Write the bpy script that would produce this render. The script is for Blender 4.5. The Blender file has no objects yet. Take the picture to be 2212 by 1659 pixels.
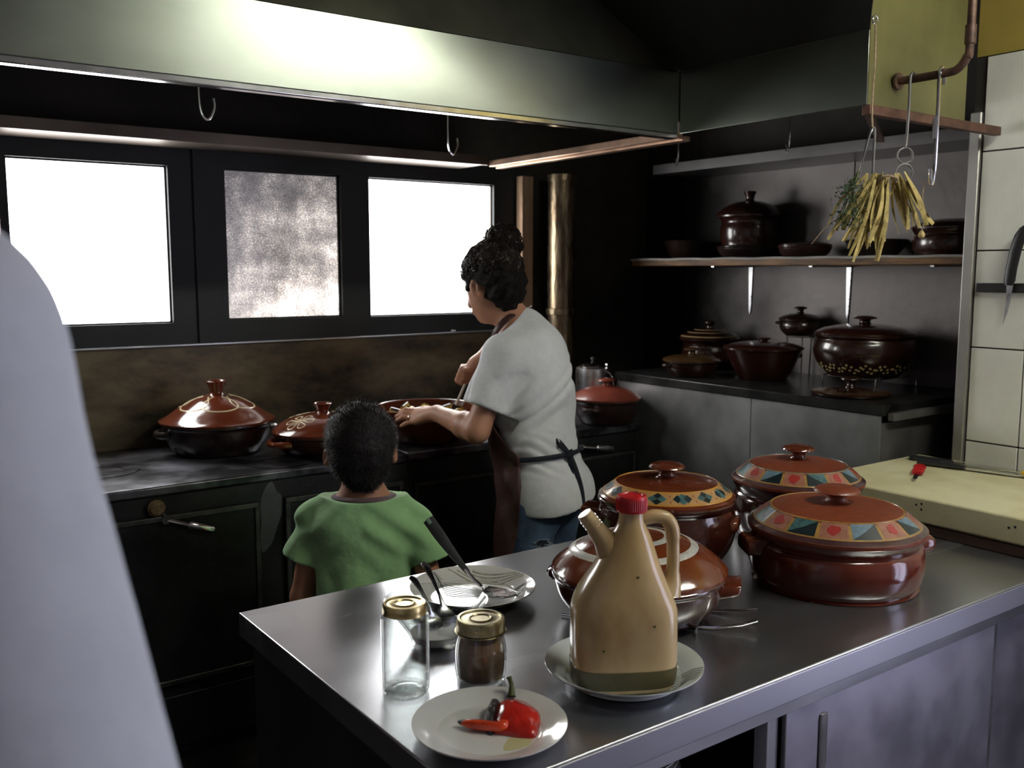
import bpy, math, random
import numpy as np
from mathutils import Vector, Matrix

random.seed(7)
S = bpy.context.scene
COL = S.collection

# ------------------------------------------------------------------ camera
# room axes: X runs along the window wall, Y points at the window wall, Z is up
FPX, HOR, CAM_Z, YAW = 2050.0, 582.0, 1.55, math.radians(36)
PITCH = math.atan((829.5 - HOR) / FPX)
fw = Vector((math.sin(YAW), math.cos(YAW), 0))
rt = Vector((math.cos(YAW), -math.sin(YAW), 0))
look = fw * math.cos(PITCH) + Vector((0, 0, -math.sin(PITCH)))
upv = fw * math.sin(PITCH) + Vector((0, 0, math.cos(PITCH)))
cam_d = bpy.data.cameras.new('camera')
cam = bpy.data.objects.new('camera', cam_d)
COL.objects.link(cam)
cam.matrix_world = Matrix(((rt.x, upv.x, -look.x, 0), (rt.y, upv.y, -look.y, 0), (rt.z, upv.z, -look.z, CAM_Z), (0, 0, 0, 1)))
cam_d.sensor_width = 36.0
cam_d.lens = FPX / 2212 * 36.0
cam_d.clip_start = 0.02
cam_d.dof.use_dof = True
cam_d.dof.focus_distance = 2.1
cam_d.dof.aperture_fstop = 33.4 / 1000 / 0.0065
S.camera = cam

# ------------------------------------------------------------------ world, lights, exposure
w = bpy.data.worlds.new('world'); S.world = w; w.use_nodes = True
bg = w.node_tree.nodes['Background']
bg.inputs[0].default_value = (0.75, 0.85, 1.0, 1); bg.inputs[1].default_value = 1.0
S.view_settings.view_transform = 'Standard'
S.view_settings.look = 'None'
S.view_settings.gamma = 1.0
S.view_settings.exposure = 0.95
S.view_settings.use_curve_mapping = False
S.cycles.max_bounces = 4; S.cycles.diffuse_bounces = 2; S.cycles.glossy_bounces = 3; S.cycles.use_light_tree = False; S.cycles.transmission_bounces = 2; S.cycles.transparent_max_bounces = 12
S.cycles.caustics_refractive = False; S.cycles.caustics_reflective = False
WINDOW_GLOW = 7.0
DOOR_GLOW = 3.0
TUBE_GLOW = 38.0

# ------------------------------------------------------------------ materials
MATS = {}
def nd(nt, t, **kw):
    n = nt.nodes.new(t)
    for k, v in kw.items():
        setattr(n, k, v)
    return n
def mat(name, col, rough=0.5, metal=0.0, var=0.0, col2=None, scale=8.0, bump=0.0, bscale=40.0, rvar=0.0, coat=0.0,
        trans=0.0, ior=1.45, emit=0.0, ecol=None, stretch=(1, 1, 1), sss=0.0, detail=3.5, lo=0.35, hi=0.65, spec=0.5, sheen=0.0):
    if name in MATS:
        return MATS[name]
    m = bpy.data.materials.new(name); m.use_nodes = True
    nt = m.node_tree; b = nt.nodes['Principled BSDF']
    b.inputs['Base Color'].default_value = (*col, 1)
    b.inputs['Roughness'].default_value = rough
    b.inputs['Metallic'].default_value = metal
    b.inputs['Coat Weight'].default_value = coat
    b.inputs['Coat Roughness'].default_value = 0.08
    b.inputs['Transmission Weight'].default_value = trans
    b.inputs['IOR'].default_value = ior
    b.inputs['Specular IOR Level'].default_value = spec
    if sheen:
        b.inputs['Sheen Weight'].default_value = sheen
    if sss:
        b.inputs['Subsurface Weight'].default_value = sss
        b.inputs['Subsurface Radius'].default_value = (0.02, 0.008, 0.004)
        b.inputs['Subsurface Scale'].default_value = 0.5
    if emit:
        b.inputs['Emission Color'].default_value = (*(ecol or col), 1)
        b.inputs['Emission Strength'].default_value = emit
    if var or bump or rvar or col2:
        tc = nd(nt, 'ShaderNodeTexCoord')
        mp = nd(nt, 'ShaderNodeMapping'); mp.inputs['Scale'].default_value = stretch
        nt.links.new(tc.outputs['Object'], mp.inputs[0])
        nz = nd(nt, 'ShaderNodeTexNoise'); nz.inputs['Scale'].default_value = scale
        nz.inputs['Detail'].default_value = detail; nz.inputs['Roughness'].default_value = 0.62
        nt.links.new(mp.outputs[0], nz.inputs['Vector'])
        if var or col2:
            rp = nd(nt, 'ShaderNodeValToRGB')
            c2 = col2 or tuple(max(0, c * (1 - var)) for c in col)
            c1 = col if col2 else tuple(min(1, c * (1 + var * 0.6)) for c in col)
            rp.color_ramp.elements[0].position = lo; rp.color_ramp.elements[1].position = hi
            rp.color_ramp.elements[0].color = (*c2, 1); rp.color_ramp.elements[1].color = (*c1, 1)
            nt.links.new(nz.outputs[0], rp.inputs[0]); nt.links.new(rp.outputs[0], b.inputs['Base Color'])
        if rvar:
            mr = nd(nt, 'ShaderNodeMapRange')
            mr.inputs[3].default_value = max(0.02, rough - rvar); mr.inputs[4].default_value = min(1, rough + rvar)
            nt.links.new(nz.outputs[0], mr.inputs[0]); nt.links.new(mr.outputs[0], b.inputs['Roughness'])
        if bump:
            n2 = nd(nt, 'ShaderNodeTexNoise'); n2.inputs['Scale'].default_value = bscale; n2.inputs['Detail'].default_value = 4
            nt.links.new(mp.outputs[0], n2.inputs['Vector'])
            bp = nd(nt, 'ShaderNodeBump'); bp.inputs['Strength'].default_value = bump; bp.inputs['Distance'].default_value = 0.01
            nt.links.new(n2.outputs[0], bp.inputs['Height']); nt.links.new(bp.outputs[0], b.inputs['Normal'])
    MATS[name] = m
    return m

STEEL = mat('brushed_steel', (0.50, 0.51, 0.53), 0.30, 1.0, var=0.18, scale=5, bump=0.06, bscale=90, rvar=0.10, stretch=(1, 6, 6))
TABLE_STEEL = mat('table_steel', (0.55, 0.56, 0.59), 0.26, 0.93, var=0.10, scale=3, rvar=0.05, stretch=(1, 3, 3), detail=1.5)
HOOD_STEEL = mat('hood_steel', (0.30, 0.325, 0.285), 0.30, 1.0, var=0.10, scale=2, rvar=0.07, stretch=(1, 1, 2))
GRIME_STEEL = mat('grimy_steel', (0.26, 0.25, 0.25), 0.5, 0.65, col2=(0.05, 0.045, 0.045), scale=2.3, bump=0.15, bscale=25, rvar=0.15, lo=0.3, hi=0.7)
DARK_STEEL = mat('dark_greased_steel', (0.10, 0.10, 0.065), 0.5, 0.4, col2=(0.05, 0.05, 0.035), scale=3, bump=0.1, bscale=30)
CHROME = mat('chrome', (0.75, 0.75, 0.77), 0.15, 1.0, rvar=0.06, scale=20, var=0.1)
BRASS = mat('gold_lid_metal', (0.62, 0.50, 0.24), 0.3, 1.0, var=0.25, scale=40, rvar=0.08)
BRASS2 = mat('worn_gold_lid', (0.52, 0.47, 0.28), 0.38, 1.0, col2=(0.34, 0.28, 0.17), scale=60, rvar=0.1)
IRON = mat('black_cast_iron', (0.016, 0.016, 0.017), 0.42, 0.3, var=0.5, scale=6, bump=0.2, bscale=35, rvar=0.14)
STOVE_TOP = mat('worn_stove_plate', (0.22, 0.22, 0.25), 0.36, 0.8, col2=(0.03, 0.03, 0.034), scale=4.5, bump=0.15, bscale=30, rvar=0.14, lo=0.42, hi=0.62)
BLACKFRAME = mat('black_window_frame', (0.010, 0.012, 0.014), 0.55, 0.0, var=0.3, scale=5)
BACKSPLASH = mat('stained_backsplash', (0.17, 0.13, 0.075), 0.45, 0.3, col2=(0.018, 0.014, 0.010), scale=3.2, bump=0.15, bscale=22, rvar=0.15, lo=0.36, hi=0.62, stretch=(0.8, 1, 1.7), detail=9)
SOOT = mat('sooty_wall', (0.028, 0.024, 0.02), 0.7, 0.0, var=0.6, scale=3, bump=0.1)
FLOORM = mat('dark_floor_tile', (0.05, 0.045, 0.042), 0.5, 0, var=0.4, scale=6)
CEILM = mat('ceiling_paint', (0.30, 0.30, 0.25), 0.8, 0, var=0.08, scale=2)
OCHRE = mat('ochre_wall_paint', (0.36, 0.27, 0.06), 0.6, 0, var=0.2, scale=3)
OLIVE = mat('olive_enamel_panel', (0.145, 0.135, 0.05), 0.45, 0.1, var=0.35, scale=2.5)
TILE = mat('white_wall_tile', (0.80, 0.80, 0.74), 0.22, 0, var=0.07, scale=6, coat=0.2)
GROUT = mat('dark_grout', (0.035, 0.03, 0.025), 0.9, 0)
PLASTER = mat('cream_plaster', (0.24, 0.22, 0.19), 0.85, 0, var=0.1, scale=3)
RUST = mat('rusty_pipe', (0.16, 0.085, 0.06), 0.45, 0.4, col2=(0.05, 0.03, 0.025), scale=25, bump=0.15)
COPPERISH = mat('brassy_flue', (0.30, 0.235, 0.15), 0.28, 0.85, col2=(0.08, 0.055, 0.035), scale=9, bump=0.15, stretch=(3, 3, 0.6), rvar=0.12)
WOODY = mat('shelf_wood', (0.22, 0.11, 0.035), 0.6, 0, col2=(0.06, 0.03, 0.015), scale=6, stretch=(6, 1, 6), bump=0.2)
PAPER = mat('shelf_paper', (0.34, 0.33, 0.31), 0.9, 0, var=0.2)
def thin_glass(name, tint):
    m = bpy.data.materials.new(name); m.use_nodes = True; nt = m.node_tree; nt.nodes.remove(nt.nodes['Principled BSDF'])
    out = nt.nodes['Material Output']; t = nd(nt, 'ShaderNodeBsdfTransparent'); t.inputs[0].default_value = (*tint, 1)
    g = nd(nt, 'ShaderNodeBsdfGlossy'); g.inputs['Roughness'].default_value = 0.03
    lw = nd(nt, 'ShaderNodeLayerWeight'); lw.inputs[0].default_value = 0.5
    pw = nd(nt, 'ShaderNodeMath', operation='POWER'); nt.links.new(lw.outputs['Facing'], pw.inputs[0]); pw.inputs[1].default_value = 2.0
    fr = nd(nt, 'ShaderNodeMath', operation='MULTIPLY_ADD'); nt.links.new(pw.outputs[0], fr.inputs[0]); fr.inputs[1].default_value = 0.8; fr.inputs[2].default_value = 0.05; mx = nd(nt, 'ShaderNodeMixShader')
    nt.links.new(fr.outputs[0], mx.inputs[0]); nt.links.new(t.outputs[0], mx.inputs[1]); nt.links.new(g.outputs[0], mx.inputs[2]); nt.links.new(mx.outputs[0], out.inputs[0])
    MATS[name] = m; return m
GLASS = thin_glass('clear_glass', (0.95, 0.965, 0.96))
CHINA = mat('white_china', (0.74, 0.74, 0.71), 0.12, 0, coat=0.6, var=0.03, scale=4)
CHINA_G = mat('greenish_white_china', (0.66, 0.71, 0.69), 0.12, 0, coat=0.6, var=0.03, scale=4)
GREYLINE = mat('grey_glaze_line', (0.12, 0.13, 0.13), 0.25, 0, var=0.3, scale=60)
OLIVELINE = mat('olive_glaze_line', (0.42, 0.41, 0.33), 0.25, 0, var=0.3, scale=60)
CREAM = mat('cream_slip', (0.72, 0.60, 0.36), 0.3, 0, var=0.1, scale=30, coat=0.4)
WHITE_SLIP = mat('white_slip', (0.66, 0.64, 0.56), 0.3, 0, col2=(0.42, 0.42, 0.38), scale=40, coat=0.4)
def glaze(name, col, dark=0.4, rough=0.16):
    return mat(name, col, rough, 0, col2=tuple(c * dark for c in col), scale=7, bump=0.06, bscale=55, rvar=0.06, coat=0.55, lo=0.3, hi=0.7)
TERRA = glaze('terracotta_glaze', (0.15, 0.032, 0.012), 0.62)
TERRA_LID = glaze('orange_terracotta', (0.18, 0.040, 0.012), 0.72)
TERRA_MATT = mat('matt_terracotta', (0.20, 0.045, 0.018), 0.42, 0, var=0.2, scale=60, bump=0.1, bscale=200, coat=0.15)
TERRA_RED = mat('red_terracotta_lid', (0.19, 0.040, 0.024), 0.36, 0, var=0.2, scale=20, bump=0.12, bscale=50, coat=0.3)
MAROON = glaze('maroon_glaze', (0.066, 0.015, 0.009), 0.5)
ALC_RED = glaze('shaded_red_glaze', (0.034, 0.009, 0.006), 0.5, 0.26)  # dimness of the alcove put into the colour of its red pots
BROWNPOT = glaze('brown_sooty_glaze', (0.036, 0.012, 0.007), 0.3, 0.24)
DARKPOT = glaze('dark_sooty_glaze', (0.020, 0.008, 0.006), 0.3, 0.28)
BLACKPOT = glaze('black_brown_glaze', (0.03, 0.014, 0.010), 0.4, 0.3)
TANRIM = glaze('tan_lid_glaze', (0.085, 0.042, 0.016), 0.5, 0.25)
SKIN = mat('skin', (0.47, 0.235, 0.145), 0.48, 0, var=0.12, scale=14, bump=0.06, bscale=120)
SKIN_BOY = mat('skin_boy', (0.40, 0.19, 0.11), 0.5, 0, var=0.1, scale=14, bump=0.05, bscale=120)
HAIR = mat('dark_brown_hair', (0.007, 0.005, 0.004), 0.7, 0, var=0.5, scale=60, bump=0.5, bscale=160, spec=0.2)
CURL = mat('dark_brown_curls', (0.022, 0.013, 0.008), 0.42, 0, var=0.5, scale=40)
HAIR_BOY = mat('black_short_hair', (0.015, 0.012, 0.011), 0.65, 0, var=0.4, scale=60, bump=0.4, bscale=200)
WHITE_TEE = mat('white_cotton', (0.76, 0.78, 0.80), 0.9, 0, var=0.04, scale=30, bump=0.55, bscale=17, sheen=0.1)
LAV_SHIRT = mat('pale_lavender_shirt', (0.46, 0.48, 0.56), 0.9, 0, var=0.05, scale=30, bump=0.08, bscale=200)
GREEN_TEE = mat('green_cotton', (0.32, 0.56, 0.27), 0.92, 0, var=0.14, scale=9, bump=0.55, bscale=17, sheen=0.15)
GREY_COLLAR = mat('mauve_grey_collar', (0.13, 0.085, 0.095), 0.9, 0, var=0.2, scale=40)
APRON = mat('brown_apron', (0.055, 0.024, 0.019), 0.42, 0, var=0.25, scale=10, bump=0.1, bscale=60)
NAVY = mat('navy_tape', (0.012, 0.015, 0.024), 0.8, 0, var=0.2, scale=40)
JEANS = mat('blue_denim', (0.085, 0.14, 0.23), 0.9, 0, col2=(0.035, 0.06, 0.11), scale=14, bump=0.2, bscale=250)
TROUSER = mat('dark_trousers', (0.03, 0.032, 0.045), 0.9, 0, var=0.2)
SHOE = mat('dark_shoes', (0.02, 0.02, 0.02), 0.5, 0)
BLACKPLASTIC = mat('black_plastic', (0.018, 0.018, 0.02), 0.38, 0, rvar=0.08, scale=30)
GREYPLASTIC = mat('charcoal_plastic', (0.045, 0.047, 0.05), 0.4, 0, var=0.2, scale=30, rvar=0.1)
REDPLASTIC = mat('red_plastic', (0.55, 0.018, 0.022), 0.32, 0, var=0.08, scale=20)
YELLOWPL = mat('yellow_plastic', (0.70, 0.40, 0.02), 0.4, 0)
BOARD = mat('worn_cutting_board', (0.70, 0.66, 0.42), 0.55, 0, col2=(0.52, 0.46, 0.24), scale=4, bump=0.1, bscale=40, detail=8, lo=0.3, hi=0.6)
BOARDBASE = mat('dark_board_base', (0.05, 0.024, 0.014), 0.6, 0, var=0.3)
JUG = mat('cloudy_jug_plastic', (0.56, 0.41, 0.21), 0.25, 0, col2=(0.43, 0.28, 0.12), scale=11, bump=0.12, bscale=14, coat=0.4, stretch=(1, 1, 0.5), lo=0.32, hi=0.6)
OIL = mat('olive_oil_residue', (0.085, 0.07, 0.028), 0.2, 0, var=0.3, scale=10, coat=0.3)
SPICE = mat('brown_spice', (0.38, 0.22, 0.13), 0.8, 0, var=0.25, scale=30, bump=0.2)
SALT = mat('white_salt', (0.92, 0.92, 0.90), 0.8, 0, var=0.05, scale=60, bump=0.2, bscale=300)
PEPPER = mat('roasted_red_pepper', (0.55, 0.022, 0.014), 0.2, 0, col2=(0.34, 0.012, 0.008), scale=30, bump=0.25, bscale=45, coat=0.5)
CHAR = mat('charred_pepper_skin', (0.03, 0.025, 0.028), 0.4, 0, col2=(0.012, 0.01, 0.011), scale=60, bump=0.4, bscale=120)
STEMG = mat('pepper_stem_green', (0.07, 0.085, 0.02), 0.5, 0, var=0.3, scale=60)
HERB_Y = mat('dried_yellow_peel', (0.46, 0.36, 0.13), 0.75, 0, var=0.35, scale=40, bump=0.3, bscale=120)
HERB_G = mat('dried_green_leaf', (0.045, 0.075, 0.032), 0.8, 0, var=0.4, scale=60)
TWINE = mat('twine', (0.34, 0.25, 0.16), 0.9, 0, var=0.3, scale=80)
VEG_Y = mat('yellow_squash', (0.62, 0.42, 0.07), 0.35, 0, var=0.25, scale=40, coat=0.3)
VEG_D = mat('aubergine_skin', (0.04, 0.02, 0.03), 0.25, 0, coat=0.4)
SAUCE = mat('brown_sauce', (0.12, 0.055, 0.02), 0.2, 0, var=0.4, scale=20, bump=0.2, coat=0.4)
PATCH = mat('bare_grey_patch', (0.085, 0.09, 0.09), 0.5, 0.3, var=0.3, scale=12)
PEACH = mat('peach_band', (0.52, 0.30, 0.12), 0.3, 0, var=0.15, scale=30, coat=0.4)
ORANGE = mat('orange_line', (0.55, 0.26, 0.03), 0.3, 0, coat=0.4)
TEAL = mat('teal_paint', (0.09, 0.20, 0.20), 0.3, 0, col2=(0.04, 0.09, 0.10), scale=80, coat=0.4)
INK = mat('dark_ink_paint', (0.012, 0.022, 0.026), 0.3, 0, coat=0.4)
PALEBLUE = mat('pale_blue_paint', (0.16, 0.26, 0.33), 0.3, 0, col2=(0.09, 0.15, 0.2), scale=80, coat=0.4)
PINK = mat('pink_paint', (0.40, 0.17, 0.12), 0.3, 0, col2=(0.28, 0.12, 0.08), scale=60, coat=0.4)
REDBLOB = mat('red_paint', (0.36, 0.035, 0.03), 0.3, 0, coat=0.4)
OCHRE_LINE = mat('ochre_line', (0.40, 0.23, 0.06), 0.3, 0, var=0.2, scale=60, coat=0.4)
HAZEGLAZE = mat('lilac_brown_rim', (0.075, 0.033, 0.034), 0.25, 0, var=0.3, scale=20, coat=0.4)

PLASTER_LEFT = mat('pale_left_wall', (0.50, 0.45, 0.42), 0.85, 0, var=0.1, scale=3)
# window glass
def pane_mat(name, strength, col, dirt=False):
    m = bpy.data.materials.new(name); m.use_nodes = True
    nt = m.node_tree; b = nt.nodes['Principled BSDF']
    b.inputs['Base Color'].default_value = (0.5, 0.5, 0.5, 1); b.inputs['Roughness'].default_value = 0.25
    b.inputs['Emission Color'].default_value = (*col, 1); b.inputs['Emission Strength'].default_value = strength
    if dirt:
        tc = nd(nt, 'ShaderNodeTexCoord')
        n1 = nd(nt, 'ShaderNodeTexNoise'); n1.inputs['Scale'].default_value = 7; n1.inputs['Detail'].default_value = 9; n1.inputs['Roughness'].default_value = 0.7
        n2 = nd(nt, 'ShaderNodeTexNoise'); n2.inputs['Scale'].default_value = 210; n2.inputs['Detail'].default_value = 3
        nt.links.new(tc.outputs['Object'], n1.inputs['Vector']); nt.links.new(tc.outputs['Object'], n2.inputs['Vector'])
        sx = nd(nt, 'ShaderNodeSeparateXYZ'); nt.links.new(tc.outputs['Object'], sx.inputs[0])
        # grease film thins out towards the bottom of the pane
        mr = nd(nt, 'ShaderNodeMapRange'); mr.inputs[1].default_value = 0.02; mr.inputs[2].default_value = 0.54
        mr.inputs[3].default_value = 0.26; mr.inputs[4].default_value = -0.03
        nt.links.new(sx.outputs['Z'], mr.inputs[0])
        mx = nd(nt, 'ShaderNodeMapRange'); mx.inputs[1].default_value = 0.0; mx.inputs[2].default_value = 0.46
        mx.inputs[3].default_value = -0.05; mx.inputs[4].default_value = 0.10
        nt.links.new(sx.outputs['X'], mx.inputs[0])
        a1 = nd(nt, 'ShaderNodeMath', operation='ADD'); nt.links.new(n1.outputs[0], a1.inputs[0]); nt.links.new(mr.outputs[0], a1.inputs[1])
        a3 = nd(nt, 'ShaderNodeMath', operation='ADD'); nt.links.new(a1.outputs[0], a3.inputs[0]); nt.links.new(mx.outputs[0], a3.inputs[1])
        s2 = nd(nt, 'ShaderNodeMath', operation='MULTIPLY_ADD'); nt.links.new(n2.outputs[0], s2.inputs[0]); s2.inputs[1].default_value = 0.85; s2.inputs[2].default_value = -0.45
        a2 = nd(nt, 'ShaderNodeMath', operation='ADD'); nt.links.new(a3.outputs[0], a2.inputs[0]); nt.links.new(s2.outputs[0], a2.inputs[1])
        rp = nd(nt, 'ShaderNodeValToRGB')
        e = rp.color_ramp.elements
        e[0].position = 0.42; e[0].color = (0.03, 0.028, 0.03, 1)
        e[1].position = 0.98; e[1].color = (1, 1, 0.97, 1)
        k = e.new(0.63); k.color = (0.15, 0.135, 0.13, 1)
        k = e.new(0.79); k.color = (0.42, 0.37, 0.34, 1)
        nt.links.new(a2.outputs[0], rp.inputs[0]); nt.links.new(rp.outputs[0], b.inputs['Emission Color'])
    return m

# ------------------------------------------------------------------ mesh helpers
class MB:
    def __init__(s): s.v = []; s.f = []
    def add(s, vs, fs):
        o = len(s.v); s.v += [tuple(p) for p in vs]; s.f += [tuple(i + o for i in f) for f in fs]; return s
    def box(s, a, b):
        (x0, y0, z0), (x1, y1, z1) = a, b
        return s.add([(x0,y0,z0),(x1,y0,z0),(x1,y1,z0),(x0,y1,z0),(x0,y0,z1),(x1,y0,z1),(x1,y1,z1),(x0,y1,z1)],
                     [(3,2,1,0),(4,5,6,7),(0,1,5,4),(1,2,6,5),(2,3,7,6),(3,0,4,7)])
    def lathe(s, prof, n=48, c=(0, 0, 0)):
        vs = []; fs = []; idx = []
        for r, z in prof:
            if r < 1e-6:
                idx.append([len(vs)]); vs.append((c[0], c[1], c[2] + z))
            else:
                row = []
                for k in range(n):
                    a = 2 * math.pi * k / n
                    row.append(len(vs)); vs.append((c[0] + r * math.cos(a), c[1] + r * math.sin(a), c[2] + z))
                idx.append(row)
        for A, B in zip(idx, idx[1:]):
            for k in range(n):
                k2 = (k + 1) % n
                if len(A) == 1 and len(B) == 1: continue
                if len(A) == 1: fs.append((A[0], B[k2], B[k]))
                elif len(B) == 1: fs.append((A[k], A[k2], B[0]))
                else: fs.append((A[k], A[k2], B[k2], B[k]))
        return s.add(vs, fs)
    def tube(s, pts, r, n=10, caps=True, flat=1.0, flatdir=None):
        P = [Vector(p) for p in pts]; R = r if isinstance(r, (list, tuple)) else [r] * len(P)
        vs = []; fs = []; prev = None
        for i, p in enumerate(P):
            t = (P[min(i + 1, len(P) - 1)] - P[max(i - 1, 0)]).normalized()
            if flatdir is not None:
                u = Vector(flatdir) - t * t.dot(Vector(flatdir)); u.normalize()
            elif prev is None:
                u = t.orthogonal().normalized()
            else:
                u = (prev - t * prev.dot(t)).normalized()
            prev = u; q = t.cross(u)
            for k in range(n):
                a = 2 * math.pi * k / n
                vs.append(p + u * math.cos(a) * R[i] * flat + q * math.sin(a) * R[i])
        for i in range(len(P) - 1):
            for k in range(n):
                k2 = (k + 1) % n
                fs.append((i * n + k, i * n + k2, (i + 1) * n + k2, (i + 1) * n + k))
        if caps:
            fs.append(tuple(range(n - 1, -1, -1))); fs.append(tuple((len(P) - 1) * n + k for k in range(n)))
        return s.add(vs, fs)
    def loft(s, rings, caps=True):
        n = len(rings[0]); vs = [p for r in rings for p in r]; fs = []
        for i in range(len(rings) - 1):
            for k in range(n):
                k2 = (k + 1) % n
                fs.append((i * n + k, i * n + k2, (i + 1) * n + k2, (i + 1) * n + k))
        if caps:
            fs.append(tuple(range(n - 1, -1, -1))); fs.append(tuple((len(rings) - 1) * n + k for k in range(n)))
        return s.add(vs, fs)
    def poly(s, pts, d):
        """a flat polygon PTS thickened by the vector D"""
        n = len(pts); d = Vector(d)
        return s.add([Vector(p) for p in pts] + [Vector(p) + d for p in pts],
                     [tuple(range(n - 1, -1, -1)), tuple(range(n, 2 * n))] + [(k, (k + 1) % n, n + (k + 1) % n, n + k) for k in range(n)])
    def mesh(s, name):
        me = bpy.data.meshes.new(name); me.from_pydata([tuple(p) for p in s.v], [], s.f); me.update(); return me

def tag(o, label=None, cat=None, group=None, kind=None):
    if label: o['label'] = label
    if cat: o['category'] = cat
    if group: o['group'] = group
    if kind: o['kind'] = kind
    return o
def link(name, me, m, parent=None, loc=None, smooth=True, bevel=0.0, bseg=2, sharp=35, rot=None):
    o = bpy.data.objects.new(name, me); COL.objects.link(o)
    if m is not None:
        if not me.materials: me.materials.append(m)
    if parent: o.parent = parent
    if loc is not None: o.location = loc
    if rot is not None: o.rotation_euler = rot
    if smooth:
        me.polygons.foreach_set('use_smooth', [True] * len(me.polygons))
        try: me.set_sharp_from_angle(angle=math.radians(sharp))
        except Exception: pass
    if bevel:
        b = o.modifiers.new('bevel', 'BEVEL'); b.width = bevel; b.segments = bseg; b.limit_method = 'ANGLE'
    return o
def mk(name, mb, m, parent=None, **kw):
    return link(name, mb.mesh(name), m, parent, **kw)
def empty(name, loc, rz=0.0, **t):
    o = bpy.data.objects.new(name, None); COL.objects.link(o); o.location = loc; o.rotation_euler = (0, 0, rz); o.empty_display_size = 0.05
    tag(o, **t); return o
def boxo(name, a, b, m, parent=None, bevel=0.0, **kw):
    """box from corner A to corner B with its origin at A's corner"""
    d = [b[i] - a[i] for i in range(3)]
    return mk(name, MB().box((0, 0, 0), d), m, parent, loc=a, bevel=bevel, **kw)
def struct(o):
    o['kind'] = 'structure'; return o
def smoothpath(pts, n=6):
    P = [Vector(p) for p in pts]; out = []
    for i in range(len(P) - 1):
        a = P[max(i - 1, 0)]; b = P[i]; c = P[i + 1]; d = P[min(i + 2, len(P) - 1)]
        for k in range(n):
            t = k / n
            out.append(0.5 * ((2 * b) + (c - a) * t + (2 * a - 5 * b + 4 * c - d) * t * t + (3 * b - a - 3 * c + d) * t ** 3))
    out.append(P[-1]); return out
# ================================================================== SETTING
struct(boxo('floor', (-1.4, -2.0, -0.05), (3.5, 3.6, 0), FLOORM))
struct(boxo('ceiling', (-1.4, -2.0, 2.75), (3.5, 3.6, 2.8), CEILM))
struct(boxo('wall_left', (-1.4, -2.0, 0), (-1.3, 3.6, 2.75), PLASTER_LEFT))
struct(boxo('wall_rear', (-1.3, -2.0, 0), (3.3, -1.9, 2.75), PLASTER))
# glazed door in the right-hand wall, behind the camera's view, that lets daylight in
DY0, DY1 = -1.30, 0.0
d = struct(empty('door_1', (2.93, DY0, 0), math.pi / 2))
f_ = MB()
for a, b in (((0, 0, 0), (0.07, 0.05, 2.15)), ((1.23, 0, 0), (1.30, 0.05, 2.15)), ((0.07, 0, 2.08), (1.23, 0.05, 2.15)), ((0.07, 0, 0), (1.23, 0.05, 0.2)), ((0.62, 0, 0.2), (0.68, 0.05, 2.08))):
    f_.box(a, b)
mk('frame', f_, STEEL, d)
PANE_DOOR = pane_mat('door_daylight_glass', DOOR_GLOW, (0.74, 0.74, 1.0))
mk('pane', MB().box((0.07, 0.02, 0.2), (0.62, 0.026, 2.08)), PANE_DOOR, d)
mk('pane', MB().box((0.68, 0.02, 0.2), (1.23, 0.026, 2.08)), PANE_DOOR, d)

# window wall: backsplash below, window band, upper part
WY = 3.42
m_ = MB().box((-1.3, WY + 0.012, 0), (3.5, WY + 0.18, 1.285)).box((-1.3, WY, 1.99), (3.5, WY + 0.18, 2.75))
m_.box((-1.3, WY, 1.285), (0.43, WY + 0.18, 1.99)).box((2.56, WY, 1.285), (3.5, WY + 0.18, 1.99))
struct(mk('wall_back', m_, SOOT))
struct(boxo('trim_1', (-0.6, WY - 0.004, 0.93), (2.56, WY + 0.011, 1.28), BACKSPLASH))          # stained steel backsplash
struct(boxo('trim_2', (-0.6, WY - 0.022, 1.2805), (2.56, WY + 0.012, 1.286), STEEL, bevel=0.001))     # bright lip of the sill

tag(mk('paper_scrap', MB().poly([(0, 0, 0), (0.026, 0.004, 0.004), (0.03, 0.012, 0.0), (0.012, 0.018, 0.009), (0.002, 0.012, 0.003)], (0, 0, 0.002)), PAPER if 'PAPER' in globals() else CHINA, loc=(2.155, WY - 0.019, 1.2865)), 'tiny scrap of white paper on the window sill', 'paper')
def window(name, x0, x1, gx0, gx1, gz0, gz1, z0, z1, y, pane, depth=0.06):
    """black frame from x0..x1, z0..z1 around the glass gx0..gx1, gz0..gz1"""
    e = struct(empty(name, (x0, y, z0)))
    fm = MB()
    for a, b in (((x0, z0), (gx0, z1)), ((gx1, z0), (x1, z1)), ((gx0, z0), (gx1, gz0)), ((gx0, gz1), (gx1, z1))):
        fm.box((a[0] - x0, 0, a[1] - z0), (b[0] - x0, depth, b[1] - z0))
    mk('window_frame', fm, BLACKFRAME, e)
    p = boxo('pane', (gx0 - x0, depth * 0.45, gz0 - z0), (gx1 - x0, depth * 0.45 + 0.006, gz1 - z0), pane, e)
    # thin glazing bead all round the glass
    bm_ = MB(); t = 0.006
    for a, b in (((gx0, gz0), (gx0 + t, gz1)), ((gx1 - t, gz0), (gx1, gz1)), ((gx0, gz0), (gx1, gz0 + t)), ((gx0, gz1 - t), (gx1, gz1))):
        bm_.box((a[0] - x0, depth * 0.3, a[1] - z0), (b[0] - x0, depth * 0.45, b[1] - z0))
    mk('glazing_bead', bm_, TANRIM if name == 'window_3' else BLACKFRAME, e)
    return e
BRIGHT = pane_mat('bright_frosted_glass', WINDOW_GLOW, (1.0, 0.99, 0.97))
DIRTY = pane_mat('greasy_frosted_glass', 1.25, (1, 1, 1), dirt=True)
window('window_1', 0.43, 1.09, 0.502, 1.006, 1.362, 1.908, 1.287, 1.989, WY, BRIGHT)
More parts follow.
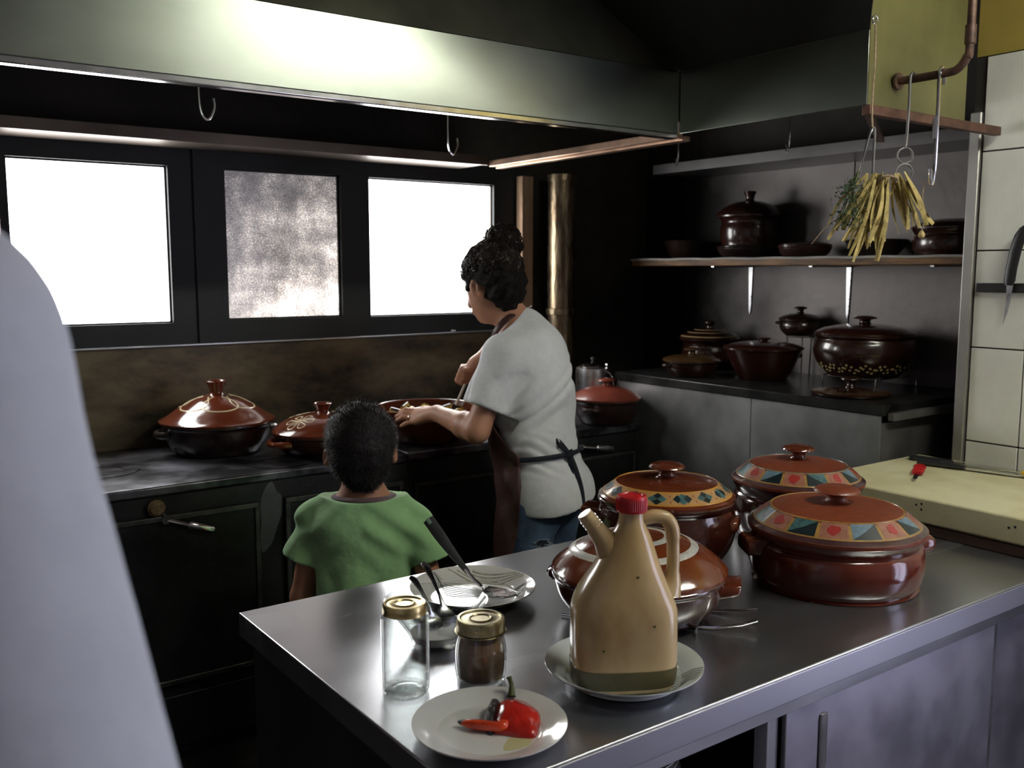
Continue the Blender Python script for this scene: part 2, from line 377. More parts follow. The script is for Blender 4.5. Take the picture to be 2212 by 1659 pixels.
window('window_3', 1.73, 2.56, 1.786, 2.388, 1.362, 1.911, 1.287, 1.989, WY, BRIGHT)
window('window_2', 1.092, 1.728, 1.203, 1.657, 1.366, 1.911, 1.287, 1.989, WY - 0.012, DIRTY)

# right-hand wall in the cooking alcove (greasy steel sheets) and the tiled wall in front of it
struct(boxo('wall_right', (3.305, 1.575, 0), (3.5, 3.42, 2.75), SOOT))
wr = bpy.data.objects['wall_right']
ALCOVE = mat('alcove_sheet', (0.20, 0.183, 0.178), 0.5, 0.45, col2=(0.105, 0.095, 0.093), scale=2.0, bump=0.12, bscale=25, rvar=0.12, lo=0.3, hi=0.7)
# sheets turn unevenly darker towards the corner by the flue
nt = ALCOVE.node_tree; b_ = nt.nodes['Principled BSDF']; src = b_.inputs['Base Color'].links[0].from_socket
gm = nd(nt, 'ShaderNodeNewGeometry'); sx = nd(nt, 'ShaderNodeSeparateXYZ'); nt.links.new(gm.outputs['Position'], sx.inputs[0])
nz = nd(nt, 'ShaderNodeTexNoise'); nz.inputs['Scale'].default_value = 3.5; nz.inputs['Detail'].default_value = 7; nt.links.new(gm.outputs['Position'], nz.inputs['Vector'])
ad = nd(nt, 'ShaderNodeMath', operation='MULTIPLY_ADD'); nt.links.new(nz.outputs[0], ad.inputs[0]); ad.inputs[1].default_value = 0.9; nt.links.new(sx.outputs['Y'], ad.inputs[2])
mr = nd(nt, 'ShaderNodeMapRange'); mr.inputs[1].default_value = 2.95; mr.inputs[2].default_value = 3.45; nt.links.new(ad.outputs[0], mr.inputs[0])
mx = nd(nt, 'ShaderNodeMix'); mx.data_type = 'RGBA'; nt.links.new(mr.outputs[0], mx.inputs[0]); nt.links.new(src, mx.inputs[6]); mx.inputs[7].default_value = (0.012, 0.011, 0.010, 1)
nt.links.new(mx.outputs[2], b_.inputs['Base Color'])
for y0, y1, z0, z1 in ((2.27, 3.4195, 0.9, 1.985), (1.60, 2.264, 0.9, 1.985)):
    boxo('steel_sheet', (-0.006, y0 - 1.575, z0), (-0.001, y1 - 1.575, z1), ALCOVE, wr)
struct(boxo('wall_right_tiled', (2.888, DY1, 0), (3.5, 1.574, 2.185), GROUT))
struct(boxo('wall_right_rear', (2.888, -1.9, 0), (3.5, DY0, 2.185), PLASTER))
struct(boxo('wall_right_lintel', (2.888, DY0, 2.152), (3.5, DY1, 2.185), PLASTER))
struct(boxo('wall_right_upper', (2.884, -1.9, 2.186), (3.5, 1.574, 2.75), OCHRE))
wt = bpy.data.objects['wall_right_tiled']
edges_y = [1.541, 1.378] + [1.378 - 0.2 * k for k in range(1, 7)]
edges_z = [0.722, 1.018, 1.311, 1.607, 1.904, 2.184]
for i in range(len(edges_y) - 1):
    for j in range(len(edges_z) - 1):
        a = (2.8795, edges_y[i + 1] + 0.0022, edges_z[j] + 0.0022); b = (2.888, edges_y[i] - 0.0022, edges_z[j + 1] - 0.0022)
        o = boxo('tile', (a[0] - 2.888, a[1] - DY1, a[2]), (b[0] - 2.888, b[1] - DY1, b[2]), TILE, wt, bevel=0.0015)
struct(boxo('trim_3', (2.868, 1.543, 0.62), (2.8875, 1.578, 2.022), mat('corner_strip_steel', (0.42, 0.41, 0.39), 0.45, 0.8, var=0.15, scale=4), bevel=0.004))

# flue pipe and steel post in the far corner
o = empty('flue_pipe', (2.668, 3.30, 0.93), label='tall stained brassy flue pipe in the corner beside the window', cat='pipe')
mk('pipe_body', MB().lathe([(0, 0.001), (0.062, 0.001), (0.062, 1.0), (0.066, 1.0), (0.066, 1.03), (0, 1.03)], 32), COPPERISH, o)
mk('collar', MB().lathe([(0.0625, 0.42), (0.069, 0.422), (0.069, 0.447), (0.0625, 0.45)], 32), COPPERISH, o)
o = boxo('steel_post', (2.50, 3.365, 0.931), (2.56, 3.41, 1.953), mat('pale_rusty_post', (0.40, 0.27, 0.18), 0.5, 0.4, var=0.3, scale=8, stretch=(2, 2, 0.5)), bevel=0.003)
tag(o, 'narrow rusty upright post between the right window and the flue pipe', 'post')
o = empty('wall_conduit', (0.462, 3.40, 1.30), label='thin upright conduit at the left edge of the window wall', cat='conduit')
mk('conduit_tube', MB().tube([(0, 0, 0), (0, 0, 0.68)], 0.014, 12), RUST, o)
for z in (0.2, 0.5):
    mk('clamp', MB().lathe([(0.0145, z), (0.019, z), (0.019, z + 0.03), (0.0145, z + 0.03)], 16), GRIME_STEEL, o)

# ------------------------------------------------------------------ extractor hood over the window range
HF, HX0, HX1, HB, HT = 2.15, -1.2, 2.203, 1.97, 2.155
hd = empty('extractor_hood', (0, HF, HB), label='long brushed steel extractor hood over the range by the windows', cat='hood')
mk('front_panel', MB().box((HX0, 0, 0), (HX1, 0.006, HT - HB)), HOOD_STEEL, hd, bevel=0.001)
mk('bottom_lip', MB().box((HX0, -0.008, -0.017), (HX1 - 0.01, 0.022, -0.0005)), CHROME, hd, bevel=0.003)
sl = MB().poly([(HX0, 0.0, HT - HB + 0.001), (2.2, 0.0, HT - HB + 0.001), (1.28, 0.205, 2.745 - HB), (HX0, 0.205, 2.745 - HB)], (0, 0.004, 0))
mk('upper_slope', sl, DARK_STEEL, hd)
mk('baffle_panel', MB().poly([(HX0, 0.03, 0.15), (2.19, 0.03, 0.15), (2.19, 1.2, 0.35), (HX0, 1.2, 0.35)], (0, 0, 0.006)), mat('brown_greased_baffle', (0.11, 0.065, 0.05), 0.45, 0.5, var=0.4, scale=4, bump=0.1), hd)
mk('grease_gutter', MB().box((HX0, 1.05, -0.002), (2.2, 1.262, 0.016)).box((HX0, 1.04, -0.006), (2.2, 1.051, 0.03)), mat('gutter_steel', (0.13, 0.105, 0.09), 0.4, 0.8, var=0.3, scale=3), hd)
mk('end_rail', MB().box((2.204, 0.012, -0.012), (2.235, 1.04, 0.012)).box((2.236, 0.012, -0.018), (2.27, 1.04, -0.001)), mat('copper_stained_rail', (0.42, 0.28, 0.20), 0.32, 0.9, var=0.3, scale=8), hd, bevel=0.002)
for x, y in ((0.88, 0.52), (1.86, 0.80)):
    mk('wire_hook', MB().tube(smoothpath([(x, y, 0.20), (x, y, 0.03), (x + 0.02, y, -0.01), (x + 0.04, y, 0.02), (x + 0.04, y, 0.05)]), 0.0035, 6), CHROME, hd)

hr = empty('side_hood', (2.205, 1.49, HB), label='shorter steel hood with dark soffit over the side bench of clay pots', cat='hood')
mk('front_panel', MB().box((0, 0, 0), (0.005, 0.655, HT - HB)), HOOD_STEEL, hr, bevel=0.001)
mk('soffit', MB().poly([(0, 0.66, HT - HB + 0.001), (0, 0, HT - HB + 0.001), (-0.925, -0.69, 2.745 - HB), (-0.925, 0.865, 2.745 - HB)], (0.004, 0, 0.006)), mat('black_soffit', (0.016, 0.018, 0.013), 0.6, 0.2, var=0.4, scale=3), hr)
mk('end_panel', MB().box((0.006, 0, 0.0), (0.475, 0.004, 0.775)), OLIVE, hr)
mk('angle_iron', MB().box((0.0, -0.012, -0.026), (0.66, 0.012, -0.0005)), mat('rusty_angle_iron', (0.14, 0.07, 0.05), 0.5, 0.5, var=0.4, scale=20), hr, bevel=0.002)
mk('brace', MB().poly([(0.02, 0.02, -0.022), (0.05, 0.013, -0.022), (0.55, 0.30, -0.022), (0.52, 0.31, -0.022)], (0, 0, 0.01)), RUST, hr)
mk('gutter', MB().box((0.82, 0.14, -0.005), (1.095, 1.60, 0.02)).box((0.81, 0.14, -0.005), (0.82, 1.60, 0.035)), mat('alcove_gutter', (0.15, 0.145, 0.145), 0.32, 0.9, var=0.2, scale=3), hr)
for y in (0.55, 1.05):
    mk('wire_hook', MB().tube(smoothpath([(0.4, y, 0.12), (0.4, y, 0.0), (0.41, y + 0.015, -0.035), (0.42, y + 0.03, -0.01)]), 0.003, 6), CHROME, hr)
o = boxo('gap_darkener', (2.73, 1.60, 2.024), (2.868, 1.66, 2.748), SOOT, bevel=0.004)  # black filler added so the shaded gap into the alcove stays dark
tag(o, 'black filler added to darken the gap between side hood and tiles', 'post')

# fluorescent ceiling lamp behind the camera's field of view
lf = empty('fluorescent_lamp', (2.05, 0.20, 2.749), label='twin tube fluorescent lamp fixed to the ceiling above the worktable', cat='lamp')
mk('housing', MB().box((-0.66, -0.09, -0.05), (0.66, 0.09, 0)), mat('white_enamel', (0.7, 0.7, 0.68), 0.4), lf, bevel=0.006)
TUBE = mat('fluorescent_tube', (0.9, 0.9, 0.9), 0.4, emit=TUBE_GLOW, ecol=(1.0, 1.0, 0.86))
for y in (-0.045, 0.045):
    mk('tube', MB().tube([(-0.61, y, -0.072), (0.61, y, -0.072)], 0.014, 14), TUBE, lf)
    for x in (-0.62, 0.62):
        mk('tube_holder', MB().box((x - 0.012, y - 0.018, -0.092), (x + 0.012, y + 0.018, -0.05)), mat('holder_white', (0.6, 0.6, 0.58), 0.5), lf)

# ------------------------------------------------------------------ ranges (stoves)
def lever_handle(parent, p, q, big=1.0):
    """lever from hub P to tip Q on a door front (facing -Y), local coordinates"""
    p = Vector(p); q = Vector(q); u = (q - p).normalized()
    h = mk('door_handle', MB().tube([p + Vector((0, 0.03, 0)), p + Vector((0, -0.02, 0))], [0.016, 0.012], 14), CHROME, parent)
    mid = p + (q - p) * 0.45
    mk('lever', MB().tube(smoothpath([p + Vector((0, -0.012, 0)), p + u * 0.03 + Vector((0, -0.018, 0)), mid + Vector((0, -0.02, 0))], 4), [0.007] * 9, 10), CHROME, h)
    mk('grip', MB().tube([mid + Vector((0, -0.02, 0)), mid + u * 0.006 + Vector((0, -0.02, 0)), q + Vector((0, -0.02, 0)) - u * 0.004, q + Vector((0, -0.02, 0))], [0.008, 0.0125, 0.0125, 0.010], 12, flat=0.6, flatdir=(0, 1, 0)), CHROME, h)
    return h
sa = empty('cast_iron_range', (0.15, 2.775, 0), label='long black cast iron range under the left and middle windows', cat='stove')
mk('body', MB().box((0, 0, 0.10), (1.425, 0.63, 0.900)), IRON, sa, bevel=0.004)
mk('plinth', MB().box((0.03, 0.04, 0.0), (1.40, 0.60, 0.10)), SOOT, sa)
mk('hotplate', MB().box((-0.01, -0.012, 0.901), (1.428, 0.634, 0.930)), STOVE_TOP, sa, bevel=0.006)
for x, y in ((0.52, 0.30), (1.02, 0.12), (0.95, 0.42)):
    mk('ring_cover', MB().lathe([(0.06, 0.9302), (0.105, 0.9302), (0.107, 0.9318), (0.103, 0.9326), (0.062, 0.9326), (0.06, 0.9302)], 40, (x, y, 0)), STOVE_TOP, sa)
for x0, x1, hub in ((0.30, 0.895, (0.612, -0.012, 0.832)), (0.98, 1.40, None)):
    dr = mk('oven_door', MB().box((x0, -0.014, 0.33), (x1, -0.0005, 0.842)), IRON, sa, bevel=0.004)
    fr = MB()
    for a, b in (((x0, 0.826), (x1, 0.842)), ((x0, 0.33), (x1, 0.346)), ((x0, 0.346), (x0 + 0.014, 0.826)), ((x1 - 0.014, 0.346), (x1, 0.826))):
        fr.box((a[0], -0.022, a[1]), (b[0], -0.0145, b[1]))
    mk('door_rim', fr, mat('rubbed_iron_edge', (0.09, 0.09, 0.085), 0.4, 0.7, var=0.4, scale=20), dr, bevel=0.002)
    if hub:
        lever_handle(sa, hub, (hub[0] + 0.137, hub[1], hub[2] - 0.052))
        mk('latch_boss', MB().lathe([(0, -0.006), (0.018, -0.006), (0.026, 0.0), (0.018, 0.008), (0, 0.011)], 11), mat('baked_grease', (0.13, 0.085, 0.035), 0.6, 0, var=0.6, scale=60, bump=0.6, bscale=80), sa, loc=(hub[0] - 0.022, -0.018, hub[2] + 0.036), rot=(math.pi / 2, 0, 0))
bottom = MB().box((0.02, -0.01, 0.13), (1.41, -0.0005, 0.29))
mk('ash_drawer', bottom, IRON, sa, bevel=0.003)
# bare grey wear patch between the doors
pp = []
for k in range(22):
    a = 2 * math.pi * k / 22
    rr = 1 + 0.16 * math.sin(3 * a + 1) + 0.08 * math.sin(5 * a)
    pp.append((0.935 + 0.034 * rr * math.cos(a) + 0.012 * math.sin(a), -0.0013, 0.79 + 0.105 * rr * math.sin(a)))
mk('wear_patch', MB().poly(pp, (0, 0.0008, 0)), PATCH, sa)

sb = empty('gas_range', (1.578, 2.795, 0), label='second black range at the right where the woman cooks', cat='stove')
mk('body', MB().box((0.004, 0, 0.10), (1.09, 0.61, 0.898)), IRON, sb, bevel=0.004)
mk('plinth', MB().box((0.03, 0.04, 0.0), (1.06, 0.58, 0.10)), SOOT, sb)
mk('hotplate', MB().box((0.004, -0.012, 0.899), (1.105, 0.614, 0.930)), STOVE_TOP, sb, bevel=0.006)
for x0, x1 in ((0.03, 0.52), (0.58, 1.06)):
    dr = mk('oven_door', MB().box((x0, -0.014, 0.25), (x1, -0.0005, 0.82)), IRON, sb, bevel=0.004)
    fr = MB()
    for a, b in (((x0, 0.81), (x1, 0.82)), ((x0, 0.26), (x0 + 0.01, 0.81)), ((x1 - 0.01, 0.26), (x1, 0.81))):
        fr.box((a[0], -0.018, a[1]), (b[0], -0.0145, b[1]))
    mk('door_rim', fr, mat('rubbed_iron_edge', (0.09, 0.09, 0.085), 0.4, 0.7), dr)
lever_handle(sb, (0.765, -0.012, 0.868), (0.925, -0.012, 0.843))

# ------------------------------------------------------------------ steel bench in the alcove
bn = empty('steel_bench', (2.71, 1.73, 0), label='high steel bench in the alcove crowded with clay pots', cat='bench')
mk('front_panel', MB().box((0, 0.0, 0.05), (0.008, 0.52, 1.085)), mat('bench_front_steel', (0.42, 0.43, 0.43), 0.40, 0.8, col2=(0.22, 0.22, 0.22), scale=3, rvar=0.1), bn, bevel=0.001)
mk('front_panel', MB().box((0, 0.524, 0.05), (0.008, 1.245, 1.085)), mat('bench_front_steel', (0.3, 0.3, 0.3), 0.38), bn, bevel=0.001)
mk('end_panel', MB().box((0.0085, 0.0, 0.05), (0.585, 0.01, 1.06)), GRIME_STEEL, bn)
mk('worktop', MB().box((-0.006, -0.012, 1.0855), (0.592, 1.255, 1.12)), mat('black_greasy_worktop', (0.03, 0.03, 0.03), 0.3, 0.5, var=0.5, scale=6, bump=0.1, rvar=0.1), bn, bevel=0.003)
mk('end_rail', MB().box((0.02, -0.035, 1.07), (0.46, -0.0125, 1.095)), GRIME_STEEL, bn, bevel=0.002)
mk('leg', MB().box((0.43, -0.05, 0), (0.465, -0.014, 1.069)), GRIME_STEEL, bn, bevel=0.002)
mk('leg', MB().box((0.01, 0.012, 0), (0.05, 0.05, 0.0495)), GRIME_STEEL, bn)

# ------------------------------------------------------------------ wall shelf in the alcove
sh = empty('wall_shelf', (3.0, 1.60, 1.565), label='wooden wall shelf lined with paper carrying clay pots', cat='shelf')
mk('board', MB().box((0, 0, 0), (0.30, 1.60, 0.030)), WOODY, sh, bevel=0.003)
pts = [(0.0 + 0.004 * math.sin(k * 0.9), 1.6 * k / 40) for k in range(41)]
pm = MB()
for k in range(40):
    (xa, ya), (xb, yb) = pts[k], pts[k + 1]
    z0 = 0.031 + 0.003 * abs(math.sin(k * 0.55)); z1 = 0.031 + 0.003 * abs(math.sin((k + 1) * 0.55))
    pm.add([(xa - 0.004, ya, z0 - 0.008), (xa - 0.004, ya, z0), (0.29, ya, 0.033), (xb - 0.004, yb, z1 - 0.008), (xb - 0.004, yb, z1), (0.29, yb, 0.033)], [(0, 3, 4, 1), (1, 4, 5, 2)])
mk('lining_paper', pm, PAPER, sh)
for y in (0.17, 0.66, 1.15):
    mk('bracket', MB().poly([(0.297, y, -0.001), (0.297, y + 0.022, -0.001), (0.297, y + 0.016, -0.19), (0.297, y + 0.011, -0.21), (0.297, y + 0.006, -0.19)], (-0.004, 0, 0)).poly([(0.292, y, -0.001), (0.292, y + 0.022, -0.001), (0.05, y + 0.018, -0.001), (0.05, y + 0.004, -0.001)], (0, 0, -0.005)), STEEL, sh)
# ================================================================== CLAY POTS
def interp(prof, r):
    for (r0, z0), (r1, z1) in zip(prof, prof[1:]):
        if r0 <= r <= r1:
            return z0 + (z1 - z0) * (r - r0) / max(1e-9, r1 - r0)
    return prof[-1][1]
def fine(prof, n=4):
    """smooth a coarse (r, z) profile with a Catmull-Rom spline"""
    return [(max(0.0, p.x), p.y) for p in smoothpath([(r, z, 0) for r, z in prof], n)]
def dome_prof(R, h, kind='dome'):
    if kind == 'dome':      # steep shoulder near the knob, flaring rim
        pts = [(0, h), (0.18, h * 0.985), (0.40, h * 0.84), (0.65, h * 0.52), (0.86, h * 0.18), (0.95, h * 0.05), (1.0, 0.0)]
    elif kind == 'round':   # full cushion
        pts = [(0, h), (0.25, h * 0.96), (0.5, h * 0.82), (0.72, h * 0.58), (0.88, h * 0.30), (0.97, h * 0.09), (1.0, 0.0)]
    elif kind == 'band':    # slightly domed disc with a sloping painted border
        pts = [(0, h), (0.3, h * 0.98), (0.55, h * 0.90), (0.735, h * 0.76), (0.76, h * 0.72), (0.93, h * 0.20), (0.96, h * 0.14), (1.0, h * 0.02)]
    else:                   # shallow
        pts = [(0, h), (0.4, h * 0.92), (0.75, h * 0.6), (0.92, h * 0.25), (1.0, 0.0)]
    return [(r * R, z) for r, z in pts]
def lid_ribbon(prof, path, width, off=0.0009, z0=0.0, closed=False):
    """painted stroke of WIDTH along PATH [(x, y)] lying on the lid surface"""
    P = [Vector((x, y, 0)) for x, y in path]; vs = []; fs = []; n = len(P)
    for i in range(n):
        a = P[(i - 1) % n] if closed else P[max(i - 1, 0)]; b = P[(i + 1) % n] if closed else P[min(i + 1, n - 1)]
        t = (b - a).normalized(); q = Vector((-t.y, t.x, 0))
        wd = width[i] if isinstance(width, list) else width
        for sgn, up in ((-0.5, 0), (-0.25, 1), (0.25, 1), (0.5, 0)):
            p = P[i] + q * wd * sgn
            vs.append((p.x, p.y, z0 + interp(prof, math.hypot(p.x, p.y)) + (off if up else -0.0006)))
    for i in range(n if closed else n - 1):
        j = (i + 1) % n
        for k in range(3):
            fs.append((i * 4 + k, i * 4 + k + 1, j * 4 + k + 1, j * 4 + k))
    return MB().add(vs, fs)
def lid_patch(prof, r0, r1, a0, a1, off=0.0008, z0=0.0, nr=4, na=5, skew=None):
    """painted patch on the lid between radii r0..r1 and angles a0..a1; SKEW(u, v)->bool keeps only some cells"""
    vs = []; fs = []
    for i in range(nr + 1):
        for k in range(na + 1):
            r = r0 + (r1 - r0) * i / nr; a = a0 + (a1 - a0) * k / na
            vs.append((r * math.cos(a), r * math.sin(a), z0 + interp(prof, r) + off))
    for i in range(nr):
        for k in range(na):
            q = (i * (na + 1) + k, (i + 1) * (na + 1) + k, (i + 1) * (na + 1) + k + 1, i * (na + 1) + k + 1)
            if skew is None: fs.append(q)
            else:
                c = skew((i + 0.5) / nr, (k + 0.5) / na)
                if c == 1: fs.append(q)
                elif c == 2: fs.append((q[0], q[1], q[2]))
    return MB().add(vs, fs)
def lid_poly(prof, c, pts, off=0.0014, z0=0.0):
    """small painted polygon: PTS are (radial, tangential) offsets in metres from c = (r, angle)"""
    r, a = c; vs = []
    for dr, dt in pts:
        rr = r + dr; aa = a + dt / r
        vs.append((rr * math.cos(aa), rr * math.sin(aa), z0 + interp(prof, rr) + off))
    return MB().add(vs, [tuple(range(len(vs)))])

def lug_handle(parent, R, z, ang, m, width=0.075, out=0.035, thick=0.011, rise=0.0, name='handle', solid=False):
    c, s_ = math.cos(ang), math.sin(ang); d = Vector((c, s_, 0)); t = Vector((-s_, c, 0))
    if solid:   # block lug with an upturned end
        rings = []
        for k, (o, hw, hz) in enumerate(((-0.012, width * 0.55, thick * 1.4), (out * 0.4, width * 0.5, thick * 1.25), (out * 0.85, width * 0.46, thick * 1.15), (out, width * 0.42, thick * 0.8))):
            ctr = d * (R + o) + Vector((0, 0, z + rise * k / 3))
            ring = []
            for j in range(16):
                a = 2 * math.pi * j / 16
                x = abs(math.cos(a)) ** 0.5 * math.copysign(1, math.cos(a)); y = abs(math.sin(a)) ** 0.5 * math.copysign(1, math.sin(a))
                ring.append(ctr + t * hw * x + Vector((0, 0, hz * y)))
            rings.append(ring)
        return mk(name, MB().loft(rings), m, parent, sharp=60)
    P = []
    for k in range(13):
        u = -1 + 2 * k / 12
        e = (1 - abs(u) ** 3) ** 0.8
        P.append(d * (R - 0.012 + (out + 0.012) * e) + t * (width * 0.5 * u) + Vector((0, 0, z + rise * e)))
    return mk(name, MB().tube(P, [thick * (1.25 - 0.35 * (1 - abs(-1 + 2 * k / 12))) for k in range(13)], 10, flat=1.0), m, parent)

BODIES = {
    'round': [(0.0, 0.0), (0.62, 0.0), (0.72, 0.05), (0.90, 0.30), (0.985, 0.58), (0.965, 0.80), (0.93, 0.90), (0.97, 0.96), (0.975, 1.0)],
    'straight': [(0.0, 0.0), (0.84, 0.0), (0.885, 0.04), (0.90, 0.12), (0.93, 0.16), (0.965, 0.45), (0.945, 0.72), (0.905, 0.80), (0.925, 0.86), (0.955, 0.93), (0.975, 1.0)],
    'shallow': [(0.0, 0.0), (0.66, 0.0), (0.78, 0.10), (0.90, 0.42), (0.95, 0.74), (0.96, 0.86), (0.985, 0.94), (0.985, 1.0)],
    'flare': [(0.0, 0.0), (0.55, 0.0), (0.66, 0.10), (0.80, 0.42), (0.90, 0.74), (0.965, 0.94), (0.985, 1.0)],
    'jar': [(0.0, 0.0), (0.78, 0.0), (0.86, 0.06), (0.92, 0.35), (0.92, 0.62), (0.88, 0.80), (0.90, 0.90), (0.975, 1.0)],
}
def pot(name, loc, label, R, H, body='round', m=BROWNPOT, lid=None, handles=(), rz=0.0, cat='pot', group=None, hkind='loop', seg=56):
    e = empty(name, loc, rz, label=label, cat=cat, group=group)
    prof = fine([(r * R, z * H) for r, z in BODIES[body]], 3)
    prof = [p for p in prof]; prof[0] = (0.0, 0.0)
    inner = [(max(0.0, r - 0.008), z + (0.008 if z < 0.02 * H + 0.004 else 0)) for r, z in reversed(prof[1:])]
    full = prof + [(prof[-1][0] - 0.003, prof[-1][1] + 0.003)] + inner[:-1] + [(0.0, 0.009)]
    mk('body', MB().lathe(full, seg), m, e)
    for i, hh in enumerate(handles):
        a = hh['a']
        lug_handle(e, hh.get('r', R * 0.93), hh['z'], a, hh.get('m', m), hh.get('w', 0.085), hh.get('o', 0.035), hh.get('t', 0.011), hh.get('rise', 0.0), solid=hh.get('solid', False))
    if lid:
        lz = H + 0.0035
        pr = fine(dome_prof(lid.get('R', R), lid['h'], lid.get('kind', 'dome')), 4); pr[0] = (0.0, pr[0][1])
        lm = lid.get('m', TERRA_LID)
        R2 = pr[-1][0]
        under = [(R2 - 0.001, -0.006), (R2 * 0.93, -0.005), (R2 * 0.90, -0.002)] + [(r, z - 0.007) for r, z in reversed(pr) if r < R2 * 0.86]
        lo = mk('lid', MB().lathe([(r, z) for r, z in pr] + under, seg), lm, e, loc=(0, 0, lz + 0.004))
        kn = lid.get('knob')
        if kn:
            kr, kh = lid.get('kr', 0.034), lid.get('kh', 0.045); zt = pr[0][1] - 0.003
            if kn == 'cup':
                kp = [(0, zt), (kr * 0.80, zt), (kr * 0.62, zt + kh * 0.22), (kr * 0.72, zt + kh * 0.55), (kr * 0.98, zt + kh * 0.93), (kr, zt + kh), (kr * 0.86, zt + kh), (kr * 0.55, zt + kh * 0.72), (0, zt + kh * 0.68)]
            elif kn == 'mushroom':
                kp = [(0, zt), (kr * 0.72, zt), (kr * 0.50, zt + kh * 0.16), (kr * 0.44, zt + kh * 0.42), (kr * 0.62, zt + kh * 0.58), (kr * 0.98, zt + kh * 0.66), (kr, zt + kh * 0.72), (kr * 0.86, zt + kh * 0.86), (kr * 0.45, zt + kh * 0.98), (0, zt + kh)]
            else:
                kp = [(0, zt), (kr * 0.6, zt), (kr * 0.5, zt + kh * 0.3), (kr * 0.9, zt + kh * 0.6), (kr * 0.9, zt + kh * 0.85), (kr * 0.5, zt + kh), (0, zt + kh)]
            kp = [(0, zt)] + [p for p in fine(kp, 3)[1:-1]] + [(0, kp[-1][1])]
            mk('knob', MB().lathe(kp, 32), lid.get('km', lm), lo)
        deco = lid.get('deco')
        if deco: deco(lo, pr)
    return e

def ring(lo, pr, r, wd, m, name='painted_line', off=0.0012):
    mk(name, lid_ribbon(pr, [(r * math.cos(2 * math.pi * k / 72), r * math.sin(2 * math.pi * k / 72)) for k in range(72)], wd, off, closed=True), m, lo)
def deco_spiral(lo, pr):
    R = pr[-1][0]; path = []; wd = []
    turns = 2.5
    for k in range(150):
        u = k / 149
        r = R * (0.08 + 0.76 * u); a = -turns * 2 * math.pi * u + 4.08
        path.append((r * math.cos(a), r * math.sin(a))); wd.append(0.019 * min(1, 0.35 + 4 * u) * min(1, 0.4 + 6 * (1 - u)))
    mk('painted_spiral', lid_ribbon(pr, path, wd, 0.001), WHITE_SLIP, lo)
def deco_loops(lo, pr):
    R = pr[-1][0]
    for j in range(6):
        a0 = j * math.pi / 3 + 0.31; path = []
        for k in range(41):
            t = k / 40 * 2 * math.pi
            r = R * (0.235 + 0.30 * (1 - math.cos(t)) / 2 * 1.45); da = 0.50 * math.sin(t) * (0.45 + 0.75 * (1 - math.cos(t)) / 2) + 0.28 * math.sin(t / 2 + math.pi / 2)
            path.append((r * math.cos(a0 + da), r * math.sin(a0 + da)))
        mk('painted_loop', lid_ribbon(pr, path, 0.0062, 0.0012), CREAM, lo)
def deco_daisies(lo, pr):
    R = pr[-1][0]
    for j in range(4):
        a0 = j * math.pi / 2 + 0.35; cx, cy = R * 0.60 * math.cos(a0), R * 0.60 * math.sin(a0)
        for q in range(6):
            b = q * math.pi / 3 + 0.2; path = []
            for k in range(19):
                t = k / 18 * 2 * math.pi
                l = 0.047 * math.sin(t / 2) ** 0.9; wv = 0.34 * math.sin(t)
                path.append((cx + l * math.cos(b + wv), cy + l * math.sin(b + wv)))
            mk('painted_petal', lid_ribbon(pr, path, 0.0042, 0.001), CREAM, lo)
def deco_diamonds(lo, pr):
    R = pr[-1][0]
    mk('painted_band', lid_patch(pr, R * 0.745, R * 0.945, 0, 2 * math.pi, 0.0007, nr=5, na=96), PEACH, lo)
    for r, wd in ((0.752, 0.0035), (0.775, 0.0014), (0.925, 0.0014), (0.943, 0.003)):
        ring(lo, pr, R * r, wd, ORANGE)
    n = 15; rc = R * 0.85
    for j in range(n):
        a = 2 * math.pi * j / n
        L, Wd = 0.0125, 0.021
        if j % 2:
            for (dr, dt), mm in (((L * 0.55, 0), INK), ((-L * 0.55, 0), INK), ((0, Wd * 0.55), TEAL), ((0, -Wd * 0.55), TEAL)):
                mk('painted_diamond', lid_poly(pr, (rc, a), [(dr + L * 0.55, dt), (dr, dt + Wd * 0.5), (dr - L * 0.55, dt), (dr, dt - Wd * 0.5)]), mm, lo)
        else:
            mk('painted_diamond', lid_poly(pr, (rc, a), [(L, 0), (0, Wd), (-L, 0), (0, -Wd)]), TEAL, lo)
            for s_ in (-1, 1):
                mk('painted_diamond', lid_poly(pr, (rc, a), [(L * 0.75, s_ * Wd * 0.55), (0, s_ * Wd * 1.05), (-L * 0.75, s_ * Wd * 0.55), (0, s_ * Wd * 0.2)], 0.0018), INK, lo)
        am = a + math.pi / n
        for dr in (-0.006, 0.007):
            mk('painted_dot', lid_poly(pr, (rc + dr, am + dr), [(0.0022, 0), (0.0015, 0.0022), (-0.0022, 0.001), (-0.001, -0.0022)]), REDBLOB, lo)
